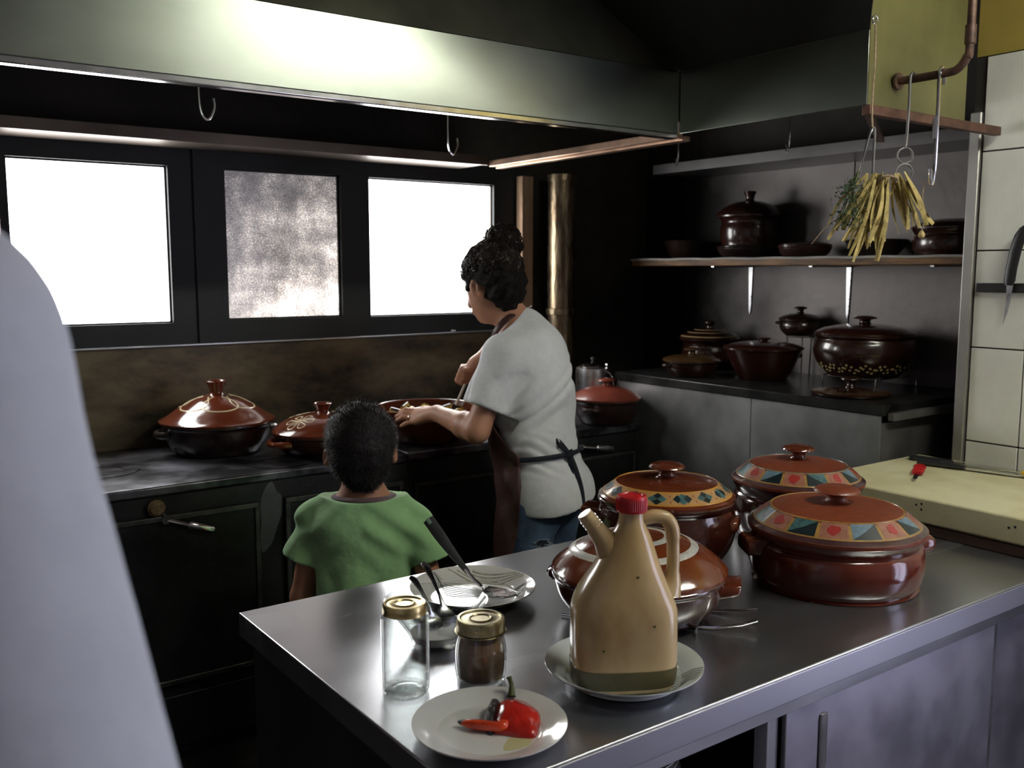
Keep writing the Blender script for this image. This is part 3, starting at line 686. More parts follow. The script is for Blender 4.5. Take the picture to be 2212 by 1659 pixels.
def deco_tiles(seed):
    def deco(lo, pr):
        rnd = random.Random(seed); R = pr[-1][0]
        mk('painted_rim', lid_patch(pr, R * 0.93, R * 0.995, 0, 2 * math.pi, 0.0005, nr=2, na=96), HAZEGLAZE, lo)
        mk('painted_band', lid_patch(pr, R * 0.735, R * 0.93, 0, 2 * math.pi, 0.0006, nr=4, na=96), OCHRE_LINE, lo)
        ring(lo, pr, R * 0.73, 0.004, TEAL if seed == 3 else OCHRE_LINE); ring(lo, pr, R * 0.745, 0.0022, OCHRE_LINE); ring(lo, pr, R * 0.93, 0.003, OCHRE_LINE)
        n = 16
        for j in range(n):
            a0 = 2 * math.pi * (j + 0.06) / n; a1 = 2 * math.pi * (j + 0.94) / n; r0, r1 = R * 0.757, R * 0.918
            if j % 2 == 0:
                c1, c2 = ((PALEBLUE, INK), (TEAL, INK), (PALEBLUE, TEAL))[rnd.randrange(3)]
                mk('painted_tile', lid_patch(pr, r0, r1, a0, a1, 0.0012, nr=5, na=5), c1, lo)
                flip = rnd.random() < 0.5
                vs = [(r0, a0), (r1, a0), (r1, a1)] if flip else [(r1, a0), (r1, a1), (r0, a1)]
                tri = MB(); N = 5; grid = []
                p0, p1, p2 = vs
                pts = []; ids = {}
                for i in range(N + 1):
                    for k in range(N + 1 - i):
                        u, v = i / N, k / N; rr = p0[0] + (p1[0] - p0[0]) * u + (p2[0] - p0[0]) * v; aa = p0[1] + (p1[1] - p0[1]) * u + (p2[1] - p0[1]) * v
                        ids[i, k] = len(pts); pts.append((rr * math.cos(aa), rr * math.sin(aa), interp(pr, rr) + 0.0019))
                fs = []
                for i in range(N):
                    for k in range(N - i):
                        fs.append((ids[i, k], ids[i + 1, k], ids[i, k + 1]))
                        if k < N - i - 1: fs.append((ids[i + 1, k], ids[i + 1, k + 1], ids[i, k + 1]))
                mk('painted_triangle', tri.add(pts, fs), c2, lo)
            else:
                mk('painted_tile', lid_patch(pr, r0, r1, a0, a1, 0.0012, nr=5, na=5), PINK, lo)
                rc, ac = (r0 + r1) / 2 - 0.001, (a0 + a1) / 2
                blob = [(0.010 * math.sin(t) * (1 + 0.25 * math.sin(3 * t + j)), 0.013 * math.cos(t) * (1 + 0.2 * math.sin(2 * t + j))) for t in [2 * math.pi * k / 12 for k in range(12)]]
                mk('painted_blob', lid_poly(pr, (rc, ac), blob, 0.0022), REDBLOB, lo)
    return deco
def deco_rings(cols):
    def deco(lo, pr):
        R = pr[-1][0]
        for r, wd in cols: ring(lo, pr, R * r, wd, CREAM if False else mat('tan_slip', (0.33, 0.24, 0.11), 0.35, 0, coat=0.3))
    return deco

LAT = math.atan2(-math.sin(YAW), math.cos(YAW))       # direction of the picture's left-right axis
# --- on the worktable (z = 0.85)
T0 = 0.8505
tv = empty('wire_trivet', (1.307, 1.360, T0), LAT - 0.25, label='thin wire trivet sticking out under the spiral lidded pot', cat='trivet')
for y in (-0.05, 0.05):
    mk('rail', MB().tube([(-0.15, y, 0.004), (0.15, y, 0.004), (0.205, y * 0.8, 0.012), (0.235, y * 0.6, 0.020)], 0.0028, 8), CHROME, tv)
for x in (-0.12, 0.0, 0.12):
    mk('cross_bar', MB().tube([(x, -0.09, 0.0045), (x, 0.09, 0.0045)], 0.0028, 8), GRIME_STEEL, tv)
pot('clay_pot', (1.307, 1.360, T0 + 0.0078), 'low clay pot with white spiral painted lid behind the plastic jug', 0.180, 0.088, 'shallow', MAROON,
    dict(h=0.070, kind='round', R=0.177, m=TERRA_LID, knob=None, deco=deco_spiral),
    [dict(a=LAT - 0.25, z=0.062, w=0.085, o=0.035, t=0.012, m=TERRA, rise=0.01, solid=True), dict(a=LAT + math.pi - 0.25, z=0.070, w=0.05, o=0.014, t=0.010)])
pot('clay_pot', (1.589, 1.565, T0), 'clay pot whose lid has a peach band of dark diamonds', 0.166, 0.165, 'round', MAROON,
    dict(h=0.040, kind='band', R=0.160, m=glaze('dark_red_lid', (0.17, 0.036, 0.013), 0.7), knob='mushroom', kr=0.042, kh=0.040, km=TERRA, deco=deco_diamonds),
    [dict(a=LAT + math.pi - 0.35, z=0.112, w=0.09, o=0.045, t=0.013, m=TERRA, rise=0.012, solid=True), dict(a=LAT - 0.35, z=0.112, w=0.08, o=0.016, t=0.013, m=TERRA, rise=0.004, solid=True)])
pot('clay_pot', (2.078, 1.563, T0), 'rear clay pot with faded blue and pink tile border on lid', 0.174, 0.140, 'straight', MAROON,
    dict(h=0.050, kind='band', R=0.172, m=TERRA_MATT, knob='mushroom', kr=0.042, kh=0.044, km=TERRA, deco=deco_tiles(3)),
    [dict(a=LAT + 0.9, z=0.095, w=0.085, o=0.032, t=0.013, solid=True)])
pot('clay_pot', (1.821, 1.262, T0), 'largest clay pot with blue and pink tile border nearest the table edge', 0.198, 0.122, 'straight', glaze('wine_red_glaze', (0.16, 0.03, 0.016), 0.55),
    dict(h=0.050, kind='band', R=0.194, m=TERRA_MATT, knob='mushroom', kr=0.050, kh=0.042, km=TERRA_MATT, deco=deco_tiles(5)),
    [dict(a=LAT + 0.08, z=0.082, w=0.075, o=0.036, t=0.016, m=TERRA, rise=0.004, solid=True), dict(a=LAT + math.pi + 0.08, z=0.088, w=0.08, o=0.030, t=0.018, m=TERRA, solid=True)])
# --- on the ranges (z = 0.93)
Z1 = 0.9305
pot('clay_casserole', (1.068, 3.18, 0.9332), 'wide clay casserole with cream loops painted on its domed lid', 0.186, 0.105, 'shallow', DARKPOT,
    dict(h=0.082, kind='dome', R=0.190, m=TERRA, knob='cup', kr=0.034, kh=0.050, deco=deco_loops),
    [dict(a=LAT + math.pi + 0.55, z=0.073, w=0.085, o=0.026, t=0.011), dict(a=LAT + 0.55, z=0.073, w=0.085, o=0.026, t=0.011)])
pot('clay_casserole', (1.35, 2.95, 0.9332), 'clay casserole with painted daisies on lid behind the boy', 0.170, 0.073, 'shallow', BROWNPOT,
    dict(h=0.055, kind='round', R=0.171, m=TERRA, knob='cup', kr=0.031, kh=0.036, deco=deco_daisies),
    [dict(a=LAT + math.pi + 0.72, z=0.048, w=0.10, o=0.034, t=0.010, m=TERRA_LID), dict(a=LAT + 0.72, z=0.048, w=0.10, o=0.034, t=0.010, m=TERRA_LID)], rz=0.0)
bowl = pot('clay_bowl', (1.77, 2.965, Z1), 'open brown clay bowl of stewing vegetables the woman is stirring', 0.198, 0.122, 'flare', glaze('warm_brown_glaze', (0.12, 0.03, 0.013), 0.5), cat='bowl')
stew = mk('stew', MB().lathe([(0, 0.0975), (0.10, 0.098), (0.155, 0.097), (0.168, 0.095), (0.160, 0.088), (0, 0.088)], 40), SAUCE, bowl)
stew['kind'] = 'stuff'
rv = random.Random(4)
for k in range(19):
    a = rv.uniform(0, 6.28); r = 0.120 * math.sqrt(rv.random())
    if k < 6: a, r = (math.radians((200, 228, 252, 272, 320, 340)[k]), 0.108)
    c = (1.77 + r * math.cos(a), 2.965 + r * math.sin(a))
    L, Wd, Hh = rv.uniform(0.030, 0.048), rv.uniform(0.013, 0.020), rv.uniform(0.012, 0.022)
    e = empty('squash_piece', (c[0], c[1], Z1 + 0.100), rv.uniform(0, 3.14), label='chunk of yellow squash with dark skin in the clay bowl', cat='vegetable', group='vegetable chunks in the stew')
    e.rotation_euler = (rv.uniform(-0.5, 0.5), rv.uniform(-0.6, 0.6), rv.uniform(0, 3.14))
    rings = []
    for u in (-1, -0.5, 0, 0.5, 1):
        s_ = 1 - 0.18 * u * u
        rings.append([(L / 2 * u, Wd * s_ * math.cos(t), Hh * s_ * max(-0.25, math.sin(t))) for t in [2 * math.pi * q / 12 for q in range(12)]])
    mk('flesh', MB().loft(rings), VEG_Y, e)
    mk('skin', MB().loft([[(L / 2 * u * 1.01, (Wd + 0.001) * math.cos(t) * 1.02, (Hh + 0.0012) * math.sin(t) * 1.02) for t in [math.pi * (0.15 + 0.35 * q / 5) for q in range(6)]] + [(L / 2 * u * 1.01, (Wd - 0.001) * math.cos(t), (Hh - 0.001) * math.sin(t)) for t in [math.pi * (0.5 - 0.35 * q / 5) for q in range(6)]] for u in (-0.95, 0.95)]), VEG_D, e)
pot('clay_casserole', (2.56, 2.872, Z1), 'dark clay casserole with plain red lid in front of the kettle', 0.137, 0.098, 'shallow', BLACKPOT,
    dict(h=0.046, kind='round', R=0.142, m=TERRA_RED, knob='mushroom', kr=0.036, kh=0.034), [dict(a=-2.75, z=0.068, w=0.08, o=0.03, t=0.009)])
k = empty('kettle', (2.662, 3.075, Z1), label='dented steel lidded pot with wire bail behind the red lid', cat='kettle')
mk('body', MB().lathe(fine([(0, 0), (0.066, 0), (0.072, 0.006), (0.073, 0.10), (0.072, 0.19), (0.066, 0.203), (0.055, 0.208)], 3) + [(0, 0.2085)], 36), STEEL, k)
lo = mk('lid', MB().lathe([(0, 0.228), (0.02, 0.227), (0.045, 0.219), (0.058, 0.210), (0.058, 0.2088), (0, 0.2088)], 32), CHROME, k)
mk('knob', MB().lathe([(0, 0.226), (0.006, 0.226), (0.005, 0.233), (0.010, 0.238), (0.008, 0.245), (0, 0.247)], 16), GREYPLASTIC, lo)
mk('bail', MB().tube(smoothpath([(0.020, -0.068, 0.19), (0.030, -0.088, 0.17), (0.034, -0.100, 0.12), (0.035, -0.102, 0.09)]), 0.003, 8), CHROME, k)
mk('ear', MB().box((0.015, -0.075, 0.185), (0.024, -0.066, 0.222)), CHROME, k)

# --- on the bench (z = 1.12)
ZB = 1.1205
pot('clay_pot', (2.85, 2.68, ZB), 'small clay pot with flat tan lid at the far end of the bench front', 0.110, 0.060, 'shallow', BROWNPOT, dict(h=0.020, kind='shallow', R=0.118, m=TANRIM, knob='mushroom', kr=0.034, kh=0.032), [dict(a=LAT + math.pi + 0.3, z=0.045, w=0.05, o=0.022, t=0.007)])
pot('clay_pot', (3.135, 2.845, ZB), 'clay pot with pale ringed lid in the corner of the bench', 0.128, 0.125, 'jar', BROWNPOT, dict(h=0.045, kind='round', R=0.132, m=BROWNPOT, knob='button', kr=0.026, kh=0.034, deco=deco_rings(((0.92, 0.006), (0.72, 0.004), (0.50, 0.004)))))
pot('clay_pot', (3.0, 2.44, ZB), 'wide plain maroon pot with dished lid in the middle of the bench', 0.150, 0.118, 'flare', ALC_RED, dict(h=0.024, kind='shallow', R=0.156, m=ALC_RED, knob='button', kr=0.03, kh=0.018), [dict(a=LAT + 0.3, z=0.09, w=0.07, o=0.022, t=0.009)])
st = empty('wire_stand', (3.215, 2.43, ZB), label='tall thin wire stand under the small black pot on the bench', cat='stand')
mk('top_ring', MB().tube([(0.055 * math.cos(t), 0.055 * math.sin(t), 0.160) for t in [2 * math.pi * q / 24 for q in range(25)]], 0.003, 6, caps=False), GRIME_STEEL, st)
for q in range(3):
    t = q * 2.094 + 0.5
    mk('leg', MB().tube([(0.055 * math.cos(t), 0.055 * math.sin(t), 0.157), (0.05 * math.cos(t), 0.05 * math.sin(t), 0.0)], 0.003, 6), GRIME_STEEL, st)
pot('clay_pot', (3.212, 2.43, ZB + 0.1635), 'small black lidded pot raised on a stand behind the others', 0.083, 0.062, 'round', BLACKPOT, dict(h=0.022, kind='round', R=0.086, m=DARKPOT, knob='mushroom', kr=0.026, kh=0.030), [dict(a=LAT + math.pi, z=0.052, w=0.04, o=0.018, t=0.006)])
tr = empty('wire_trivet', (3.09, 2.05, ZB), label='wire trivet with bent legs under the big pot on the bench', cat='trivet')
for y in (-0.11, 0.11):
    mk('rail', MB().tube(smoothpath([(-0.092, y, 0.002), (-0.090, y, 0.036), (-0.07, y, 0.041), (0.11, y, 0.041), (0.16, y, 0.040), (0.165, y, 0.004)], 4), 0.0028, 8), CHROME, tr)
for x in (-0.07, 0.07):
    mk('cross_bar', MB().tube([(x, -0.12, 0.0385), (x, 0.12, 0.0385)], 0.0028, 8), CHROME, tr)
pb = pot('clay_pot', (3.085, 2.05, ZB + 0.0445), 'big round clay pot with flowered lower band at the near end of the bench', 0.182, 0.150, 'round', BROWNPOT, dict(h=0.030, kind='shallow', R=0.176, m=ALC_RED, knob='mushroom', kr=0.042, kh=0.034), [dict(a=LAT + 0.1, z=0.11, w=0.07, o=0.022, t=0.008)])
rv = random.Random(9)
blobs = MB()
for q in range(64):
    t = 2 * math.pi * q / 64; z = 0.034 + 0.008 * math.sin(q * 1.7); rr = 0.182 * (0.885 + 0.0) + 0.0015
    for s_ in range(2):
        tz = z + (s_ - 0.5) * 0.012; rr = interp(sorted([(zz * 0.150, r * 0.182) for r, zz in BODIES['round'][1:]]), tz) + 0.0022
        c = Vector((rr * math.cos(t + s_ * 0.05), rr * math.sin(t + s_ * 0.05), tz)); n_ = Vector((math.cos(t), math.sin(t), -0.5)).normalized(); u = n_.orthogonal().normalized(); v = n_.cross(u)
        blobs.add([c + n_ * 0.0008] + [c + (u * math.cos(a) + v * math.sin(a)) * 0.0052 for a in [2 * math.pi * i / 6 for i in range(6)]], [(0, 1 + i, 1 + (i + 1) % 6) for i in range(6)])
bb = mk('painted_flowers', blobs, mat('pale_flower_slip', (0.42, 0.34, 0.14), 0.35, 0, coat=0.3), pb); bb['kind'] = 'stuff'
ld = empty('pot_lid', (2.86, 1.945, ZB), label='loose tan rimmed clay lid with knob on the near corner of the bench', cat='lid')
pr = fine([(0, 0.026), (0.05, 0.022), (0.10, 0.014), (0.125, 0.013), (0.132, 0.009)], 3); pr[0] = (0, 0.026)
lo = mk('disc', MB().lathe(pr + [(0.130, 0.003), (0.11, 0.001), (0, 0.001)], 48), BROWNPOT, ld)
mk('rim_band', lid_patch(pr, 0.088, 0.1315, 0, 2 * math.pi, 0.0006, nr=4, na=72), TANRIM, lo)
mk('knob', MB().lathe(fine([(0, 0.024), (0.020, 0.024), (0.014, 0.034), (0.016, 0.045), (0.034, 0.052), (0.032, 0.058), (0.012, 0.062)], 3) + [(0, 0.062)], 28), ALC_RED, lo)
pot('clay_dish', (3.18, 2.70 - 0.035, ZB), 'low brown dish wedged behind the wide maroon pot', 0.062, 0.10, 'jar', DARKPOT, cat='dish')

# --- on the shelf (z = 1.6)
ZS = 1.6005
pot('clay_dish', (3.155, 2.66, ZS), 'shallow dark dish under the tall lidded pot on the shelf', 0.135, 0.045, 'shallow', DARKPOT, cat='dish')
pot('clay_pot', (3.155, 2.66, ZS + 0.0485), 'tall lidded pot with cup knob on the wall shelf', 0.128, 0.115, 'jar', ALC_RED, dict(h=0.062, kind='round', R=0.140, m=ALC_RED, knob='cup', kr=0.026, kh=0.040))
pot('clay_bowl', (3.15, 3.02, ZS), 'small dark glazed bowl at the far end of the shelf', 0.095, 0.075, 'flare', BLACKPOT, cat='bowl')
pot('clay_dish', (3.13, 2.36, ZS), 'low lidded brown dish on the shelf left of the dried herbs', 0.105, 0.038, 'shallow', ALC_RED, dict(h=0.014, kind='shallow', R=0.103, m=ALC_RED, knob=None), cat='dish')
pot('clay_bowl', (3.15, 2.06, ZS), 'brown bowl on the shelf hidden behind the dried herbs', 0.115, 0.055, 'flare', DARKPOT, cat='bowl')
pot('clay_pot', (3.15, 1.765, ZS), 'broad dark red pot at the near end of the shelf by the tiles', 0.138, 0.085, 'straight', ALC_RED, dict(h=0.03, kind='shallow', R=0.140, m=BROWNPOT, knob=None))
# ================================================================== WORKTABLE
TX, TY = 0.65, 0.995
tb = empty('steel_worktable', (TX, TY, 0), label='long stainless steel worktable with sliding doors in the foreground', cat='table')
mk('worktop', MB().poly([(0, 0, 0.80), (2.222, 0, 0.80), (2.222, 0.685, 0.80), (2.046, 0.685, 0.80), (2.046, 0.857, 0.80), (0, 0.857, 0.80)], (0, 0, 0.05)), TABLE_STEEL, tb, bevel=0.003, bseg=3)
mk('front_lip', MB().box((0.001, -0.004, 0.8005), (2.221, -0.0003, 0.8475)), mat('lip_steel', (0.36, 0.36, 0.40), 0.40, 0.9, var=0.08, scale=3, detail=1.5), tb, bevel=0.0015)
mk('front_rail', MB().box((0.03, 0.012, 0.768), (2.20, 0.03, 0.7995)), TABLE_STEEL, tb, bevel=0.001)
mk('end_panel', MB().box((0.022, 0.025, 0.10), (0.034, 0.835, 0.7995)), mat('dull_end_steel', (0.10, 0.10, 0.10), 0.4, 0.85, var=0.2, scale=4), tb)
mk('back_panel', MB().box((0.035, 0.825, 0.10), (2.04, 0.835, 0.7995)), GRIME_STEEL, tb)
mk('inner_shelf', MB().box((0.036, 0.04, 0.40), (2.19, 0.66, 0.415)), GRIME_STEEL, tb)
mk('bottom_shelf', MB().box((0.036, 0.04, 0.10), (2.19, 0.66, 0.115)), GRIME_STEEL, tb)
for x in (0.036, 0.655, 1.425, 2.16):
    mk('post', MB().box((x, 0.031, 0.0), (x + 0.03, 0.06, 0.767)), TABLE_STEEL, tb, bevel=0.001)
for x in (0.06, 2.00):
    mk('foot', MB().lathe([(0, 0), (0.02, 0), (0.02, 0.098), (0, 0.098)], 16, (x, 0.78, 0)), STEEL, tb)
dr = mk('sliding_door', MB().box((0.692, 0.0195, 0.12), (1.42, 0.0305, 0.7675)), mat('door_steel', (0.42, 0.41, 0.46), 0.36, 0.9, col2=(0.33, 0.32, 0.37), scale=5, rvar=0.1, lo=0.4, hi=0.6), tb, bevel=0.002)
hm = MB().lathe([(0, 0), (0.011, 0.004), (0.013, 0.012), (0.013, 0.105), (0.011, 0.113), (0, 0.117)], 16)
o = mk('door_pull', hm, GRIME_STEEL, dr, loc=(0.80, 0.0185, 0.62)); o.scale = (1, 0.25, 1)
dr = mk('sliding_door', MB().box((1.46, 0.036, 0.12), (2.155, 0.046, 0.7675)), mat('door_steel', (0.42, 0.41, 0.46), 0.36), tb, bevel=0.002)

# stack of plates inside the open bay
def plate_prof(R, deep=0.0):
    f0 = 0.60 + 4 * deep; top = [(0, 0.0065), (f0 * R, 0.0065), ((f0 + 0.09) * R, 0.009 + deep * 0.35), (0.86 * R, 0.0165 + deep * 0.75), (R * 0.985, 0.021 + deep), (R, 0.0215 + deep)]
    t = fine(top, 4); t[0] = (0, 0.0065)
    bot = [(R, 0.0195 + deep), (0.86 * R, 0.0125 + deep * 0.72), (0.70 * R, 0.005 + deep * 0.3), (0.62 * R, 0.001), (0.58 * R, 0.0), (0.55 * R, 0.0015), (0, 0.0015)]
    return t, bot
def plate(name, loc, R, deep, m, label, cat='plate', group=None, rz=0.0):
    t, b = plate_prof(R, deep)
    o = mk(name, MB().lathe(t + b, 64), m, loc=loc, rot=(0, 0, rz)); tag(o, label, cat, group)
    return o, t
pm = None
for k in range(20):
    if pm is None:
        o, _ = plate('stacked_plate', (1.135, 1.245, 0.4155), 0.125, 0.0, CHINA, 'white plate in the dark stack inside the worktable', group='plates stacked inside the worktable'); pm = o.data
    else:
        o = bpy.data.objects.new('stacked_plate', pm); COL.objects.link(o); o.location = (1.135 + 0.002 * math.sin(k * 2.1), 1.245 + 0.002 * math.cos(k), 0.4155 + 0.0125 * k)
        tag(o, 'white plate in the dark stack inside the worktable', 'plate', 'plates stacked inside the worktable')

# ------------------------------------------------------------------ plates on the table
TZ = 0.8505
pp_, _ = plate('dinner_plate', (0.776, 1.126, TZ), 0.118, 0.0, CHINA, 'plain white dinner plate holding the roasted red pepper')
jp, jt = plate('soup_plate', (1.068, 1.145, TZ), 0.135, 0.014, CHINA_G, 'deep white plate with grey strokes under the plastic jug')
sp, st_ = plate('soup_plate', (1.084, 1.635, TZ), 0.134, 0.010, CHINA, 'striped white plate with the big spoon at the table\'s far edge')
ca, sa_ = math.cos(LAT), math.sin(LAT)
def strokes(parent, prof, R, curves, m):
    for pts, wd in curves:
        path = []
        for x, y in smoothpath([(a, b, 0) for a, b in pts], 8) and [(p.x, p.y) for p in smoothpath([(a, b, 0) for a, b in pts], 8)]:
            if math.hypot(x, y) < R * 0.985:
                path.append((x * ca - y * sa_, x * sa_ + y * ca))
        if len(path) > 3: mk('painted_stroke', lid_ribbon(prof, path, wd, 0.0007), m, parent)
cur = []
for q in range(6):
    o_ = 0.012 * q
    cur.append(([(-0.098 + o_ * 0.5, 0.095 - o_ * 0.55), (-0.05, 0.062 - o_), (0.02, 0.034 - o_ * 0.6), (0.08, 0.030 - o_ * 0.25), (0.13, 0.036 - o_ * 0.1)], 0.0017 + 0.0007 * (q % 3)))
strokes(sp, st_, 0.134, cur, GREYLINE)
strokes(sp, st_, 0.134, [([(-0.06 + 0.02 * q, 0.112 + 0.001 * q), (0.0, 0.088 + 0.008 * q), (0.06, 0.072 + 0.008 * q), (0.12, 0.066 + 0.006 * q)], 0.005) for q in range(4)], OLIVELINE)
strokes(jp, jt, 0.135, [([(0.055 + 0.004 * q, 0.075 - 0.01 * q), (0.075, 0.02 - 0.012 * q), (0.115, -0.018 - 0.010 * q), (0.14, -0.03 - 0.01 * q)], 0.0015) for q in range(6)], GREYLINE)

# ------------------------------------------------------------------ roasted pepper
def lump(outline, c, h, folds, seed, n_r=8):
    """closed soft slab over a floor OUTLINE: folded upper side, flat underside"""
    rnd = random.Random(seed); N = len(outline); vs = []; fs = []
    for i in range(n_r + 1):
        u = i / n_r
        for k, (x, y) in enumerate(outline):
            px = c[0] + (x - c[0]) * u; py = c[1] + (y - c[1]) * u
            z = h * (1 - u ** 3) * (0.80 + 0.22 * math.sin(folds[0] * px * 75 + 1.0) * math.sin(folds[1] * py * 55 + 0.5)) + 0.0012 * math.sin(k * 0.9) * u
            vs.append((px, py, max(0.0012, z + 0.0022)))
    for i in range(n_r):
        for k in range(N):
            k2 = (k + 1) % N
            fs.append((i * N + k, (i + 1) * N + k, (i + 1) * N + k2, i * N + k2))
    b0 = len(vs); vs += [(x, y, 0.0) for x, y in outline]
    for k in range(N):
        fs.append((n_r * N + k, b0 + k, b0 + (k + 1) % N, n_r * N + (k + 1) % N))
    fs.append(tuple(b0 + k for k in range(N - 1, -1, -1)))
    return MB().add(vs, fs)
PZ = TZ + 0.0068
PC = (0.846, 1.148); PSH = (-0.030, -0.024)
def rel(pts): return [(x - PC[0], y - PC[1]) for x, y in pts]
ol = [(p.x, p.y) for p in smoothpath([(x, y, 0) for x, y in rel([(0.852, 1.196), (0.872, 1.198), (0.880, 1.188), (0.893, 1.170), (0.884, 1.140), (0.866, 1.118), (0.846, 1.100), (0.832, 1.108), (0.822, 1.122), (0.812, 1.140), (0.826, 1.165), (0.852, 1.196)])], 4)][:-1]
pe = empty('roasted_pepper', (PC[0] + PSH[0], PC[1] + PSH[1], PZ), label='roasted red pepper half with charred edge and green stem', cat='pepper'); pe.scale = (1.25, 1.25, 1.15)
mk('flesh', lump(ol, (0.003, 0.004), 0.020, (1.2, 1.7), 3, 10), PEPPER, pe, sharp=60)
ch = [(p.x, p.y) for p in smoothpath([(x, y, 0) for x, y in rel([(0.856, 1.200), (0.842, 1.190), (0.822, 1.172), (0.806, 1.146), (0.809, 1.136), (0.826, 1.154), (0.842, 1.170), (0.858, 1.186), (0.856, 1.200)])], 4)][:-1]
mk('charred_skin', lump(ch, (-0.016, 0.021), 0.024, (2.0, 1.3), 5, 6), CHAR, pe, sharp=60)
mk('stem', MB().tube(smoothpath([(0.030, 0.042, 0.010), (0.036, 0.050, 0.022), (0.036, 0.056, 0.032)], 4), [0.0062, 0.005, 0.004, 0.0034, 0.0032, 0.003, 0.003, 0.0034, 0.0038], 10), STEMG, pe)
stp = empty('pepper_strip', (0.762, 1.128, PZ), label='torn strip of roasted red pepper in front of the larger piece', cat='pepper')
P = smoothpath([(-0.016, 0.028, 0.0075), (-0.004, 0.008, 0.0085), (0.010, -0.009, 0.0090), (0.022, -0.022, 0.0098), (0.028, -0.018, 0.012)], 5)
mk('flesh', MB().tube(P, [0.003 + 0.0062 * math.sin(min(1, (i + 1) / 7) * 1.57) for i in range(len(P))], 12, flat=0.85, flatdir=(0, 0, 1)), mat('orange_red_pepper', (0.60, 0.05, 0.012), 0.22, 0, var=0.3, scale=40, bump=0.2, bscale=70, coat=0.5), stp)
mk('charred_tip', MB().tube([(-0.0195, 0.034, 0.0074), (-0.0168, 0.0295, 0.0075), (-0.0145, 0.026, 0.0076)], [0.002, 0.0042, 0.0052], 10), CHAR, stp)
mk('oil_pool', MB().poly([(0.028 * math.cos(t) * (1 + 0.3 * math.sin(2 * t)), 0.017 * math.sin(t), 0.0) for t in [2 * math.pi * q / 20 for q in range(20)]], (0, 0, 0.0004)), mat('oil_film', (0.62, 0.56, 0.30), 0.08, 0, coat=0.6), pp_, loc=(0.012, -0.058, 0.0067))

# ------------------------------------------------------------------ plastic jug
jg = empty('plastic_jug', (1.050, 1.128, TZ + 0.0072), LAT + 0.10, label='cloudy yellow plastic jug with red cap and side spout', cat='jug'); jg.scale = (1, 1, 0.955)
def sq_ring(cx, hw, hd, z, n=40, p=3.2):
    out = []
    for k in range(n):
        a = 2 * math.pi * k / n; c, s_ = math.cos(a), math.sin(a)
        out.append((cx + hw * math.copysign(abs(c) ** (2 / p), c), hd * math.copysign(abs(s_) ** (2 / p), s_), z))
    return out
SEC = [(0.0, 0.070, 0.045, 0.000, 3.6), (0.0, 0.081, 0.053, 0.004, 3.6), (0.0, 0.0855, 0.056, 0.015, 3.6), (0.0, 0.0875, 0.057, 0.06, 3.6), (0.0, 0.0875, 0.057, 0.11, 3.4), (0.0, 0.0870, 0.056, 0.142, 3.2), (-0.001, 0.079, 0.053, 0.166, 3.0), (0.001, 0.067, 0.049, 0.192, 2.8), (0.004, 0.056, 0.045, 0.214, 2.5), (0.007, 0.045, 0.038, 0.24, 2.3), (0.010, 0.033, 0.030, 0.268, 2.1), (0.011, 0.0235, 0.0235, 0.288, 2.0), (0.011, 0.0205, 0.0205, 0.302, 2.0), (0.011, 0.0205, 0.0205, 0.322, 2.0)]
PP = smoothpath([(s_[0], s_[1], s_[2]) for s_ in SEC], 3); PZs = smoothpath([(s_[3], s_[4], 0) for s_ in SEC], 3)
mk('body', MB().loft([sq_ring(a.x, a.y, a.z, b.x, 40, b.y) for a, b in zip(PP, PZs)]), JUG, jg, sharp=60)
mk('oil', MB().loft([sq_ring(0, 0.0815, 0.0535, 0.0042, 40, 3.6), sq_ring(0, 0.0863, 0.0568, 0.015, 40, 3.6), sq_ring(0, 0.0876, 0.0576, 0.030, 40, 3.6), sq_ring(0, 0.0882, 0.0579, 0.044, 40, 3.6)]), OIL, jg, sharp=60)
mk('spout', MB().tube([(-0.020, 0, 0.232), (-0.034, 0, 0.262), (-0.050, 0, 0.283), (-0.0505, 0, 0.2835), (-0.0635, 0, 0.302), (-0.068, 0, 0.308)], [0.026, 0.019, 0.0155, 0.0140, 0.0138, 0.0125], 20), JUG, jg, sharp=40)
for u in (0.2, 0.5, 0.8):
    p = Vector((-0.0505, 0, 0.2835)).lerp(Vector((-0.0635, 0, 0.302)), u); dd = Vector((-0.0130, 0, 0.0185)).normalized()
    mk('spout_thread', MB().tube([p - dd * 0.0012, p + dd * 0.0012], 0.0150, 20), JUG, jg)
mk('handle', MB().tube(smoothpath([(0.030, 0, 0.296), (0.050, 0, 0.300), (0.068, 0, 0.296), (0.079, 0, 0.280), (0.082, 0, 0.255), (0.083, 0, 0.215), (0.081, 0, 0.185), (0.074, 0, 0.165)], 5), [0.0125] * 20 + [0.011] * 8 + [0.013, 0.014, 0.016, 0.018, 0.02, 0.022, 0.024, 0.025], 14), JUG, jg)
cp = mk('cap', MB().lathe([(0, 0.3105), (0.0243, 0.3105), (0.0250, 0.3125), (0.0250, 0.334), (0.0235, 0.3385), (0.0180, 0.3395), (0.0165, 0.3375), (0, 0.3375)], 40, (0.011, 0, 0)), REDPLASTIC, jg)
rb = MB()
for q in range(44):
    t = 2 * math.pi * q / 44
    rb.tube([(0.011 + 0.0251 * math.cos(t), 0.0251 * math.sin(t), 0.314), (0.011 + 0.0251 * math.cos(t), 0.0251 * math.sin(t), 0.333)], 0.0009, 5)
o = mk('cap_ribs', rb, REDPLASTIC, cp); o['kind'] = 'stuff'
for x, y, z in ((0.012, -0.0462, 0.208), (0.038, -0.0572, 0.125), (-0.045, -0.0572, 0.085)):
    mk('speck', MB().poly([(x - 0.003, y, z), (x + 0.0035, y, z + 0.0015), (x + 0.001, y, z - 0.004)], (0, -0.0006, 0)), STEMG, jg)

